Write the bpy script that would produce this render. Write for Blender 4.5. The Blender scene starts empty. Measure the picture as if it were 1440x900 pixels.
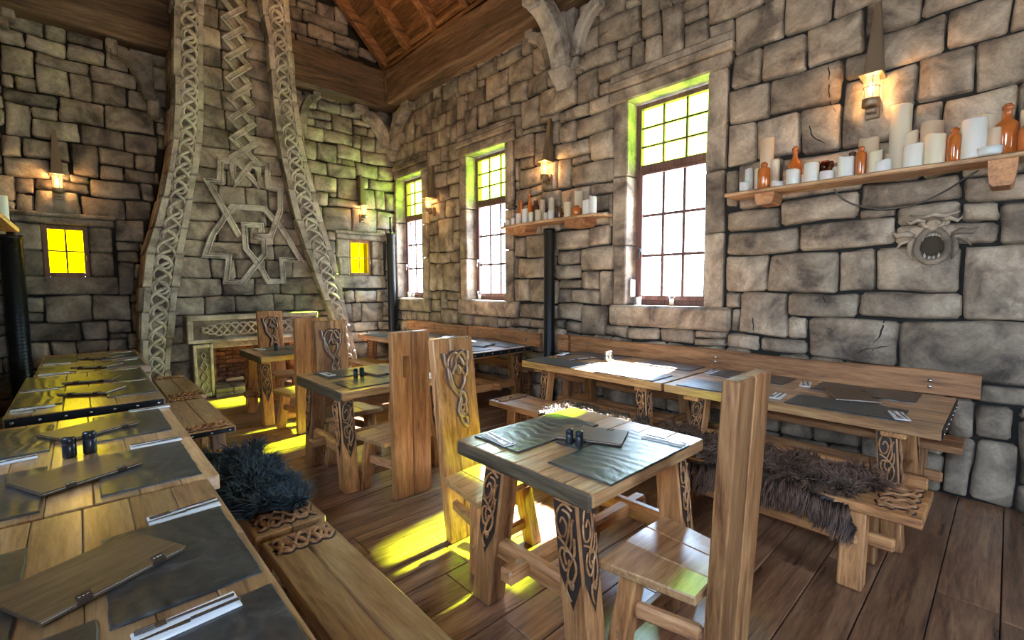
import bpy, math, random
from mathutils import Vector, Matrix

SC = bpy.context.scene
COL = SC.collection
# ------------------------------------------------------------------ camera
cam_d = bpy.data.cameras.new('camera'); cam = bpy.data.objects.new('camera', cam_d)
COL.objects.link(cam); SC.camera = cam
cam_d.sensor_width = 36.0; cam_d.lens = 653.0 / 1440 * 36.0; cam_d.clip_start = .02; cam_d.clip_end = 500
R3 = Matrix(((0.73158551, 0.05411314, -0.67959871), (-0.68173448, 0.05140949, -0.72979118), (-0.00455347, 0.99721053, 0.07450123)))
cam.matrix_world = Matrix.Translation((0, 0, 1.6)) @ R3.to_4x4()
# ------------------------------------------------------------------ world, sun, exposure
SKY = 22.0
w = bpy.data.worlds.new('world'); SC.world = w; w.use_nodes = True
nt = w.node_tree; nt.nodes.clear()
wo = nt.nodes.new('ShaderNodeOutputWorld'); bg = nt.nodes.new('ShaderNodeBackground')
tc = nt.nodes.new('ShaderNodeTexCoord'); sp = nt.nodes.new('ShaderNodeSeparateXYZ'); rp = nt.nodes.new('ShaderNodeValToRGB')
rp.color_ramp.elements[0].position = 0.0; rp.color_ramp.elements[0].color = (.67, .83, 1, 1)
rp.color_ramp.elements[1].position = 1.0; rp.color_ramp.elements[1].color = (.36, .6, 1, 1)
nt.links.new(tc.outputs['Generated'], sp.inputs[0]); nt.links.new(sp.outputs['Z'], rp.inputs[0])
nt.links.new(rp.outputs[0], bg.inputs['Color']); bg.inputs['Strength'].default_value = SKY
nt.links.new(bg.outputs[0], wo.inputs['Surface'])
sd = bpy.data.lights.new('sun', 'SUN'); sun = bpy.data.objects.new('sun', sd); COL.objects.link(sun)
sd.energy = 170.0; sd.angle = math.radians(2.6); sd.color = (1, .97, .92)
sun.rotation_euler = Vector((1, .14, 1.0)).to_track_quat('Z', 'Y').to_euler()
SC.view_settings.view_transform = 'Standard'; SC.view_settings.look = 'None'
SC.view_settings.exposure = 0.28; SC.view_settings.gamma = 1.0; SC.view_settings.use_curve_mapping = False

def portal(loc, size_y, size_z, to):
    l = bpy.data.lights.new('window_portal', 'AREA'); l.shape = 'RECTANGLE'; l.size = size_y; l.size_y = size_z
    l.cycles.is_portal = True
    o = bpy.data.objects.new('window_portal', l); COL.objects.link(o); o.location = loc
    o.rotation_euler = Vector(to).to_track_quat('-Z', 'Z').to_euler()
WIN = [(2.16, 3.09), (5.20, 6.13), (7.48, 8.40)]
WZ = (1.36, 3.68)
for a, b in WIN: portal((5.03, (a + b) / 2, (WZ[0] + WZ[1]) / 2), b - a, WZ[1] - WZ[0], (-1, 0, 0))

# ------------------------------------------------------------------ materials
MATS = {}
def nodes(name):
    m = bpy.data.materials.new(name); m.use_nodes = True
    t = m.node_tree; t.nodes.clear()
    out = t.nodes.new('ShaderNodeOutputMaterial'); p = t.nodes.new('ShaderNodeBsdfPrincipled')
    t.links.new(p.outputs[0], out.inputs[0])
    return m, t, p, out
def N(t, kind, **kw):
    n = t.nodes.new(kind)
    for k, v in kw.items():
        if k in n.inputs.keys(): n.inputs[k].default_value = v
        else: setattr(n, k, v)
    return n
def ramp(t, stops, fac):
    r = t.nodes.new('ShaderNodeValToRGB'); e = r.color_ramp.elements
    while len(e) < len(stops): e.new(.5)
    for i, (p, c) in enumerate(stops): e[i].position = p; e[i].color = (*c, 1)
    t.links.new(fac, r.inputs[0]); return r
def plain(name, col, rough=.5, metal=0, emit=None, estr=0, spec=.5):
    if name in MATS: return MATS[name]
    m, t, p, o = nodes(name)
    p.inputs['Base Color'].default_value = (*col, 1); p.inputs['Roughness'].default_value = rough
    p.inputs['Metallic'].default_value = metal; p.inputs['Specular IOR Level'].default_value = spec
    if emit: p.inputs['Emission Color'].default_value = (*emit, 1); p.inputs['Emission Strength'].default_value = estr
    MATS[name] = m; return m
def coords(t, scale, rand=True):
    tc = N(t, 'ShaderNodeTexCoord'); mp = N(t, 'ShaderNodeMapping'); mp.inputs['Scale'].default_value = scale
    if rand:
        oi = N(t, 'ShaderNodeObjectInfo'); mm = N(t, 'ShaderNodeMath', operation='MULTIPLY'); mm.inputs[1].default_value = 37.0
        t.links.new(oi.outputs['Random'], mm.inputs[0]); ad = N(t, 'ShaderNodeVectorMath', operation='ADD')
        t.links.new(tc.outputs['Object'], ad.inputs[0]); t.links.new(mm.outputs[0], ad.inputs[1])
        t.links.new(ad.outputs[0], mp.inputs[0]); return mp.outputs[0], oi.outputs['Random'], tc
    t.links.new(tc.outputs['Object'], mp.inputs[0]); return mp.outputs[0], None, tc
def wood(name, c0, c1, c2, axis='Y', rough=.45, grain=1.0, bump=.25, var=.35, spec=.4, coat=0.0):
    key = name + axis
    if key in MATS: return MATS[key]
    m, t, p, o = nodes(key)
    s = {'X': (1.0, 11, 11), 'Y': (11, 1.0, 11), 'Z': (11, 11, 1.0)}[axis]
    v, rnd, tc = coords(t, tuple(k * grain for k in s))
    n1 = N(t, 'ShaderNodeTexNoise', Scale=1.0, Detail=5.0, Roughness=.6, Distortion=1.2); t.links.new(v, n1.inputs['Vector'])
    n2 = N(t, 'ShaderNodeTexNoise', Scale=5.5, Detail=4.0, Roughness=.65, Distortion=.4); t.links.new(v, n2.inputs['Vector'])
    mx = N(t, 'ShaderNodeMix', data_type='FLOAT'); mx.inputs[0].default_value = .42
    t.links.new(n1.outputs['Fac'], mx.inputs[2]); t.links.new(n2.outputs['Fac'], mx.inputs[3])
    r = ramp(t, [(.36, tuple(x * .8 for x in c0)), (.5, c1), (.63, c2)], mx.outputs[0])
    hs = N(t, 'ShaderNodeHueSaturation'); t.links.new(r.outputs[0], hs.inputs['Color'])
    mr = N(t, 'ShaderNodeMapRange'); mr.inputs[3].default_value = 1 - var; mr.inputs[4].default_value = 1 + var * .8
    t.links.new(rnd, mr.inputs[0]); t.links.new(mr.outputs[0], hs.inputs['Value'])
    t.links.new(hs.outputs[0], p.inputs['Base Color'])
    rr = N(t, 'ShaderNodeMapRange'); rr.inputs[3].default_value = rough - .1; rr.inputs[4].default_value = rough + .22
    t.links.new(n1.outputs['Fac'], rr.inputs[0]); t.links.new(rr.outputs[0], p.inputs['Roughness'])
    p.inputs['Specular IOR Level'].default_value = spec; p.inputs['Coat Weight'].default_value = coat; p.inputs['Coat Roughness'].default_value = .24; p.inputs['Coat IOR'].default_value = 1.75
    b = N(t, 'ShaderNodeBump'); b.inputs['Strength'].default_value = bump; b.inputs['Distance'].default_value = .012
    t.links.new(mx.outputs[0], b.inputs['Height']); t.links.new(b.outputs[0], p.inputs['Normal'])
    MATS[key] = m; return m
def stone(name, dark, mid, light, bump=.5, var=.3, sc=1.0):
    if name in MATS: return MATS[name]
    m, t, p, o = nodes(name)
    v, rnd, tc = coords(t, (sc, sc, sc))
    a = N(t, 'ShaderNodeTexNoise', Scale=3.2, Detail=7.0, Roughness=.62, Distortion=.5)
    b = N(t, 'ShaderNodeTexNoise', Scale=19.0, Detail=5.0, Roughness=.7, Distortion=1.2)
    c = N(t, 'ShaderNodeTexVoronoi', Scale=7.0, feature='DISTANCE_TO_EDGE')
    for n in (a, b): t.links.new(v, n.inputs['Vector'])
    dv = N(t, 'ShaderNodeVectorMath', operation='SCALE'); dv.inputs[3].default_value = .35; t.links.new(a.outputs['Color'], dv.inputs[0])
    av = N(t, 'ShaderNodeVectorMath', operation='ADD'); t.links.new(dv.outputs[0], av.inputs[0]); t.links.new(v, av.inputs[1]); t.links.new(av.outputs[0], c.inputs['Vector'])
    r = ramp(t, [(.34, tuple(x * .8 for x in dark)), (.49, mid), (.66, light)], a.outputs['Fac'])
    mx = N(t, 'ShaderNodeMix', data_type='RGBA', blend_type='OVERLAY'); mx.inputs[0].default_value = .55
    t.links.new(r.outputs[0], mx.inputs[6]); t.links.new(b.outputs['Fac'], mx.inputs[7])
    hs = N(t, 'ShaderNodeHueSaturation'); t.links.new(mx.outputs[2], hs.inputs['Color'])
    mr = N(t, 'ShaderNodeMapRange'); mr.inputs[3].default_value = 1 - var; mr.inputs[4].default_value = 1 + var
    t.links.new(rnd, mr.inputs[0]); t.links.new(mr.outputs[0], hs.inputs['Value']); t.links.new(hs.outputs[0], p.inputs['Base Color'])
    p.inputs['Roughness'].default_value = .72; p.inputs['Specular IOR Level'].default_value = .3
    b1 = N(t, 'ShaderNodeBump'); b1.inputs['Strength'].default_value = bump; b1.inputs['Distance'].default_value = .05
    b2 = N(t, 'ShaderNodeBump'); b2.inputs['Strength'].default_value = bump * 1.3; b2.inputs['Distance'].default_value = .012
    b3 = N(t, 'ShaderNodeBump'); b3.inputs['Strength'].default_value = bump * .25; b3.inputs['Distance'].default_value = .02
    cr = ramp(t, [(.0, (0, 0, 0)), (.05, (1, 1, 1)), (1, (1, 1, 1))], c.outputs['Distance'])
    t.links.new(a.outputs['Fac'], b1.inputs['Height']); t.links.new(b.outputs['Fac'], b2.inputs['Height']); t.links.new(cr.outputs[0], b3.inputs['Height'])
    t.links.new(b1.outputs[0], b2.inputs['Normal']); t.links.new(b2.outputs[0], b3.inputs['Normal']); t.links.new(b3.outputs[0], p.inputs['Normal'])
    MATS[name] = m; return m
def glass(name, tint, rough=.03, refl=.1):
    if name in MATS: return MATS[name]
    m = bpy.data.materials.new(name); m.use_nodes = True; t = m.node_tree; t.nodes.clear()
    o = N(t, 'ShaderNodeOutputMaterial'); tr = N(t, 'ShaderNodeBsdfTransparent'); tr.inputs[0].default_value = (*tint, 1)
    g = N(t, 'ShaderNodeBsdfGlossy'); g.inputs['Roughness'].default_value = rough
    lw = N(t, 'ShaderNodeLayerWeight'); lw.inputs[0].default_value = .5
    pw = N(t, 'ShaderNodeMath', operation='POWER'); pw.inputs[1].default_value = 4.0; t.links.new(lw.outputs['Facing'], pw.inputs[0])
    fr = N(t, 'ShaderNodeMath', operation='MULTIPLY_ADD'); fr.inputs[1].default_value = .7; fr.inputs[2].default_value = .04; t.links.new(pw.outputs[0], fr.inputs[0])
    mx = N(t, 'ShaderNodeMixShader'); t.links.new(fr.outputs[0], mx.inputs[0]); t.links.new(tr.outputs[0], mx.inputs[1]); t.links.new(g.outputs[0], mx.inputs[2])
    t.links.new(mx.outputs[0], o.inputs[0]); MATS[name] = m; return m
def S_(c): return tuple(((x / 12.92) if x <= .04045 else ((x + .055) / 1.055) ** 2.4) for x in [k / 255 for k in c])

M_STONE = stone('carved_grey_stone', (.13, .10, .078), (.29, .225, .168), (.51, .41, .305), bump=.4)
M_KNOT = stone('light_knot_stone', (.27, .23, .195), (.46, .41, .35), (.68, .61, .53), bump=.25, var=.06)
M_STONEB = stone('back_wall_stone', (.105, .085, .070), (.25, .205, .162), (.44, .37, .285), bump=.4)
M_PALE = stone('pale_carved_stone', (.19, .16, .132), (.38, .33, .275), (.58, .51, .43), bump=.3, var=.1)
M_MORTAR = plain('black_joint_mortar', (.016, .014, .012), .95)
M_BRICK = stone('fire_brick', (.1, .045, .025), (.24, .1, .055), (.36, .18, .1), var=.3, sc=2)
def OAK(ax): return wood('oak', (.19, .07, .024), (.41, .182, .066), (.60, .305, .125), ax, coat=.25)
def OAKL(ax): return wood('pale_oak_top', (.25, .115, .045), (.43, .225, .095), (.58, .345, .16), ax, rough=.33, coat=1.0)
def RED(ax): return wood('reddish_oak', (.2, .085, .035), (.38, .175, .075), (.52, .27, .12), ax)
def FLOORW(ax): return wood('floor_oak', (.07, .032, .018), (.23, .11, .058), (.38, .21, .11), ax, rough=.26, grain=.9, bump=.08, var=.3, spec=.6, coat=.5)
def BEAMW(ax): return wood('beam_timber', (.04, .024, .015), (.12, .07, .04), (.24, .15, .09), ax, rough=.65, grain=.45, bump=.9)
def ROOFW(ax): return wood('roof_timber', (.06, .024, .01), (.2, .09, .035), (.36, .18, .075), ax, rough=.6)
def SHELFW(ax): return wood('rustic_shelf', (.2, .1, .045), (.42, .25, .13), (.62, .42, .25), ax)
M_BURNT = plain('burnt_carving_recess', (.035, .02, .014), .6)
M_IRON = plain('black_iron', (.012, .013, .016), .38, .6)
M_STEEL = plain('brushed_steel', (.6, .6, .62), .25, 1)
M_BRONZE = plain('weathered_bronze', (.28, .21, .14), .45, .7)
M_NAPKIN = plain('white_paper_napkin', (.82, .8, .8), .85)
M_SHAKER = plain('black_ceramic', (.012, .014, .02), .28)
M_SHAKERM = plain('steel_shaker', (.42, .42, .42), .3, 1)
M_WICK = plain('candle_wick', (.03, .02, .015), .9)
M_RUBBER = plain('cable_sheath', (.08, .07, .06), .6)
M_PLASTIC = plain('white_plastic', (.8, .8, .78), .4)
M_FRAME = wood('window_frame_paint', (.08, .035, .03), (.14, .065, .055), (.2, .1, .085), 'Z', var=.1)
M_FRAMEB = wood('brown_window_frame', (.13, .06, .025), (.23, .11, .05), (.32, .17, .08), 'Z', var=.1)
M_CLEAR = glass('clear_glass', (.97, .98, .99)); M_GREEN = glass('yellow_green_glass', (.50, .98, .05))
M_AMBERP = glass('amber_yellow_glass', (.85, .5, .0)); M_SMOKE = glass('amber_brown_glass', (.8, .36, .12))
def wax(name, c):
    m = plain(name, c, .5); p = m.node_tree.nodes['Principled BSDF']
    p.inputs['Subsurface Weight'].default_value = .35; p.inputs['Subsurface Radius'].default_value = (.03, .02, .012); p.inputs['Subsurface Scale'].default_value = .5
    return m
WAX = [wax('white_wax', (.86, .82, .74)), wax('ivory_wax', (.82, .7, .5)), wax('beige_wax', (.72, .54, .36))]
M_AMBER = plain('amber_bottle_glaze', (.44, .12, .025), .12, spec=.8); M_DARKGL = plain('dark_brown_glaze', (.09, .035, .02), .15, spec=.8)
def slate():
    m, t, p, o = nodes('dark_slate'); v, rnd, tc = coords(t, (1, 1, 1))
    a = N(t, 'ShaderNodeTexNoise', Scale=14.0, Detail=8.0, Roughness=.65, Distortion=1.6); t.links.new(v, a.inputs['Vector'])
    wv = N(t, 'ShaderNodeTexWave', Scale=5.0, Distortion=9.0, Detail=4.0); t.links.new(v, wv.inputs['Vector'])
    r = ramp(t, [(.32, (.010, .012, .013)), (.52, (.03, .033, .033)), (.7, (.085, .085, .08))], a.outputs['Fac']); t.links.new(r.outputs[0], p.inputs['Base Color'])
    mr = N(t, 'ShaderNodeMapRange'); mr.inputs[3].default_value = .24; mr.inputs[4].default_value = .42; t.links.new(a.outputs['Fac'], mr.inputs[0]); t.links.new(mr.outputs[0], p.inputs['Roughness'])
    ad = N(t, 'ShaderNodeMath', operation='ADD'); t.links.new(a.outputs['Fac'], ad.inputs[0]); t.links.new(wv.outputs['Fac'], ad.inputs[1])
    b = N(t, 'ShaderNodeBump'); b.inputs['Strength'].default_value = .3; b.inputs['Distance'].default_value = .004; t.links.new(ad.outputs[0], b.inputs['Height']); t.links.new(b.outputs[0], p.inputs['Normal'])
    p.inputs['IOR'].default_value = 1.85
    return m
M_SLATE = slate(); M_EDGE = plain('slate_broken_edge', (.06, .06, .058), .7)
M_MENU = wood('wooden_menu_board', (.075, .045, .025), (.125, .076, .042), (.18, .115, .066), 'X', grain=2.2, rough=.33, bump=.08, var=.25)
M_LEATHER = plain('dark_leather', (.04, .02, .012), .5)
def fur(name, root, tip):
    m, t, p, o = nodes(name)
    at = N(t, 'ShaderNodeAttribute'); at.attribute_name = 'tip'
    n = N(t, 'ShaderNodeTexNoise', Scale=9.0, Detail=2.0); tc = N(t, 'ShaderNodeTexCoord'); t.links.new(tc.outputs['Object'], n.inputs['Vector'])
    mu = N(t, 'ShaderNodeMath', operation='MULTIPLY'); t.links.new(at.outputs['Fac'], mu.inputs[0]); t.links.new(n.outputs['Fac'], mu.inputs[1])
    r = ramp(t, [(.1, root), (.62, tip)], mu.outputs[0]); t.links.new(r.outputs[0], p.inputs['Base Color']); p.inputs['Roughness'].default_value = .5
    return m

# ------------------------------------------------------------------ mesh builder
class MB:
    def __init__(s): s.v = []; s.f = []; s.sm = []
    def add(s, vs, fs, smooth=False):
        k = len(s.v); s.v += vs; s.f += [tuple(i + k for i in f) for f in fs]; s.sm += [smooth] * len(fs); return s
    def box(s, x0, y0, z0, x1, y1, z1, b=.005, fn=None):
        b = min(b, abs(x1 - x0) * .45, abs(y1 - y0) * .45, abs(z1 - z0) * .45)
        lo = (x0, y0, z0); hi = (x1, y1, z1); vs = []; ix = {}
        for sx in (0, 1):
            for sy in (0, 1):
                for sz in (0, 1):
                    sg = (sx, sy, sz)
                    for a in range(3):
                        c = [(hi[k] if sg[k] else lo[k]) + (0 if k == a else (-b if sg[k] else b)) for k in range(3)]
                        ix[(sg, a)] = len(vs); vs.append(tuple(c))
        fs = []
        for a in range(3):
            u, w_ = (a + 1) % 3, (a + 2) % 3
            for sg in (0, 1):
                q = []
                for (i, j) in ((0, 0), (1, 0), (1, 1), (0, 1)):
                    k = [0, 0, 0]; k[a] = sg; k[u] = i; k[w_] = j; q.append(ix[(tuple(k), a)])
                fs.append(tuple(q if sg else q[::-1]))
            for i in (0, 1):
                for j in (0, 1):
                    k0 = [0, 0, 0]; k0[u] = i; k0[w_] = j; k1 = list(k0); k1[a] = 1; k0 = tuple(k0); k1 = tuple(k1)
                    q = [ix[(k0, u)], ix[(k1, u)], ix[(k1, w_)], ix[(k0, w_)]]
                    fs.append(tuple(q if (i ^ j) == 0 else q[::-1]))
        for sx in (0, 1):
            for sy in (0, 1):
                for sz in (0, 1):
                    q = [ix[((sx, sy, sz), a)] for a in range(3)]
                    fs.append(tuple(q if (sx + sy + sz) % 2 else q[::-1]))
        if fn: vs = [tuple(fn(*p)) for p in vs]
        return s.add(vs, fs)
    def beam(s, p0, p1, w_, t_, b=.006, up=(0, 0, 1), w2=None, t2=None):
        p0 = Vector(p0); p1 = Vector(p1); d = p1 - p0; L = d.length; d.normalize()
        u = Vector(up); sx = d.cross(u)
        if sx.length < 1e-4: sx = d.cross(Vector((0, 1, 0)))
        sx.normalize(); sz = sx.cross(d); w2 = w2 or w_; t2 = t2 or t_
        def fn(x, y, z):
            k = y / L; a = x * (1 + (w2 / w_ - 1) * k); c = z * (1 + (t2 / t_ - 1) * k)
            return p0 + d * y + sx * a + sz * c
        return s.box(-w_ / 2, 0, -t_ / 2, w_ / 2, L, t_ / 2, b, fn)
    def tube(s, pts, r, n=6, closed=False, flat=1.0, nrm=None, cap=True):
        P = [Vector(p) for p in pts]; m = len(P); vs = []; fs = []
        prev = None
        for i, p in enumerate(P):
            if closed: d = P[(i + 1) % m] - P[i - 1]
            else: d = P[min(i + 1, m - 1)] - P[max(i - 1, 0)]
            if d.length < 1e-9: d = Vector((0, 0, 1))
            d.normalize()
            if nrm is not None: a = Vector(nrm)
            else: a = prev if prev is not None else (Vector((0, 0, 1)) if abs(d.z) < .9 else Vector((1, 0, 0)))
            bb = d.cross(a)
            if bb.length < 1e-5: bb = d.cross(Vector((1, .3, .2)))
            bb.normalize(); a = bb.cross(d); prev = a
            rr = r[i] if isinstance(r, (list, tuple)) else r
            for k in range(n):
                an = 2 * math.pi * (k + .5) / n
                vs.append(tuple(p + bb * math.cos(an) * rr + a * math.sin(an) * rr * flat))
        for i in range(m if closed else m - 1):
            j = (i + 1) % m
            for k in range(n):
                l = (k + 1) % n; fs.append((i * n + k, i * n + l, j * n + l, j * n + k))
        if not closed and cap: fs.append(tuple(range(n))[::-1]); fs.append(tuple((m - 1) * n + k for k in range(n)))
        return s.add(vs, fs, True)
    def lathe(s, prof, c=(0, 0, 0), n=16, axis='Z', cap=True, sq=1.0):
        vs = []; fs = []; m = len(prof)
        for r, h in prof:
            for k in range(n):
                a = 2 * math.pi * k / n; x, y = r * math.cos(a), r * math.sin(a) * sq
                q = {'Z': (x, y, h), 'X': (h, x, y), 'Y': (y, h, x)}[axis]
                vs.append((c[0] + q[0], c[1] + q[1], c[2] + q[2]))
        for i in range(m - 1):
            for k in range(n):
                l = (k + 1) % n; fs.append((i * n + k, i * n + l, (i + 1) * n + l, (i + 1) * n + k))
        if cap: fs.append(tuple(range(n))[::-1]); fs.append(tuple((m - 1) * n + k for k in range(n)))
        return s.add(vs, fs, True)
    def slab(s, quad, n0, n1, b, fn):
        # quad: four (u,v) counter-clockwise; raised from n0 to n1 with a bevelled rim; fn(u,v,n)->xyz
        cu = sum(q[0] for q in quad) / 4; cv = sum(q[1] for q in quad) / 4
        def ins(q):
            l = math.hypot(q[0] - cu, q[1] - cv) or 1; k = min(.45, b * 1.3 / l); return (q[0] + (cu - q[0]) * k, q[1] + (cv - q[1]) * k)
        vs = [fn(q[0], q[1], n0) for q in quad] + [fn(q[0], q[1], n1 - b * (1 if n1 > n0 else -1)) for q in quad] + [fn(*ins(q), n1) for q in quad]
        fs = [(8, 9, 10, 11)]
        for i in range(4):
            j = (i + 1) % 4; fs += [(i, j, 4 + j, 4 + i), (4 + i, 4 + j, 8 + j, 8 + i)]
        return s.add([tuple(v) for v in vs], fs)
def mesh(mb, name, mat):
    me = bpy.data.meshes.new(name); me.from_pydata(mb.v, [], mb.f)
    me.polygons.foreach_set('use_smooth', mb.sm)
    for m_ in (mat if isinstance(mat, (list, tuple)) else [mat]): me.materials.append(m_)
    return me
def ob(name, mb, mat, parent=None, fixn=False):
    me = mesh(mb, name, mat)
    if fixn:
        import bmesh
        b = bmesh.new(); b.from_mesh(me); bmesh.ops.recalc_face_normals(b, faces=b.faces); b.to_mesh(me); b.free()
    o = bpy.data.objects.new(name, me); COL.objects.link(o)
    if parent is not None: o.parent = parent
    return o
def thing(name, label, cat, loc=(0, 0, 0), rz=0, group=None):
    o = bpy.data.objects.new(name, None); COL.objects.link(o); o.location = loc; o.rotation_euler = (0, 0, rz)
    o.empty_display_size = .1; o['label'] = label; o['category'] = cat
    if group: o['group'] = group
    return o
def tag(o, label, cat, group=None):
    o['label'] = label; o['category'] = cat
    if group: o['group'] = group
    return o
def struct(o): o['kind'] = 'structure'; return o
def sroot(name, loc=(0, 0, 0)):
    o = bpy.data.objects.new(name, None); COL.objects.link(o); o.location = loc; o['kind'] = 'structure'; o.empty_display_size = .1; return o
def dup(root, loc, rz, label=None, group=None):
    r = root.copy(); COL.objects.link(r); r.location = loc; r.rotation_euler = (0, 0, rz)
    if label: r['label'] = label
    if group: r['group'] = group
    for ch in list(root.children):
        c = ch.copy(); COL.objects.link(c); c.parent = r
        for g in ch.children:
            d = g.copy(); COL.objects.link(d); d.parent = c
    return r
def catmull(pts, k=6, closed=False):
    P = [Vector(p) for p in pts]; out = []; m = len(P)
    rng = range(m if closed else m - 1)
    for i in rng:
        if closed: a, b, c, d = P[i - 1], P[i], P[(i + 1) % m], P[(i + 2) % m]
        else: a, b, c, d = P[max(i - 1, 0)], P[i], P[i + 1], P[min(i + 2, m - 1)]
        for j in range(k):
            t = j / k
            out.append(.5 * ((2 * b) + (c - a) * t + (2 * a - 5 * b + 4 * c - d) * t * t + (3 * b - a - 3 * c + d) * t ** 3))
    if not closed: out.append(P[-1])
    return out
def interp(x, xs, ys):
    if x <= xs[0]: return ys[0]
    for i in range(1, len(xs)):
        if x <= xs[i]: return ys[i - 1] + (ys[i] - ys[i - 1]) * (x - xs[i - 1]) / (xs[i] - xs[i - 1])
    return ys[-1]
# stone outlines on the walls: u0,z0,u1,z1 in centimetres
D_RS=[[220,429,245,441],[220,402,246,428],[194,402,220,416],[149,380,194,416],[168,416,220,456],[113,380,149,417],[80,380,112,407],[131,347,167,379],[167,347,194,379],[91,347,131,380],[57,356,90,380],[25,357,57,378],[42,328,87,356],[9,329,42,356],[-17,329,9,356],[158,313,196,346],[105,313,158,346],[87,328,105,346],[170,274,196,313],[134,274,170,312],[104,272,134,312],[58,272,104,327],[25,297,58,328],[-7,295,25,329],[41,276,58,296],[3,262,41,295],[-22,259,3,295],[185,236,196,271],[149,231,185,274],[88,213,148,235],[28,220,88,240],[88,236,149,271],[-15,218,27,236],[64,212,87,220],[28,204,63,220],[9,204,28,218],[9,188,63,204],[-15,187,9,217],[148,212,196,231],[132,189,195,211],[63,189,132,212],[156,153,196,189],[100,153,156,188],[75,154,100,188],[26,153,75,187],[-14,132,25,187],[181,136,196,153],[137,111,181,153],[85,132,137,153],[25,133,85,153],[121,111,137,132],[121,96,160,110],[59,95,120,132],[-16,89,59,132],[161,95,191,110],[191,96,226,104],[-23,75,12,88],[-7,49,13,74],[12,0,27,47],[27,-1,49,31],[-10,1,12,48],[13,47,29,77],[450,379,486,420],[387,388,450,421],[352,386,386,421],[334,386,351,401],[306,402,352,420],[334,369,365,386],[366,371,414,386],[414,378,450,388],[440,370,486,378],[386,344,414,370],[328,346,386,369],[414,345,428,378],[363,324,423,344],[328,312,363,345],[363,313,392,324],[441,324,461,369],[462,339,500,370],[462,324,489,339],[490,310,500,338],[444,298,489,323],[392,286,416,324],[328,284,391,312],[328,270,362,284],[444,284,470,297],[471,276,500,298],[410,263,444,286],[362,253,409,283],[335,249,362,270],[328,228,335,269],[335,207,366,232],[367,207,418,231],[378,188,418,206],[328,178,378,207],[379,169,423,188],[348,155,378,178],[328,136,348,178],[379,156,417,168],[393,136,417,156],[348,137,393,155],[375,113,416,136],[337,97,375,136],[468,136,500,169],[417,134,468,168],[437,169,492,199],[492,170,500,200],[418,199,477,232],[478,200,500,230],[436,112,492,133],[307,98,337,112],[268,98,307,112],[226,97,267,112],[191,104,225,112],[421,99,470,111],[471,99,508,112],[375,97,401,112],[416,112,436,133],[326,421,376,443],[294,430,326,443],[306,420,326,430],[377,422,400,445],[295,443,354,472],[354,444,377,472],[315,472,355,500],[482,478,538,497],[462,448,512,478],[538,477,584,499],[512,440,565,477],[474,421,508,448],[439,422,474,448],[585,467,633,498],[634,473,675,497],[566,439,611,466],[508,420,544,440],[544,405,584,438],[487,402,544,420]]
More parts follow.
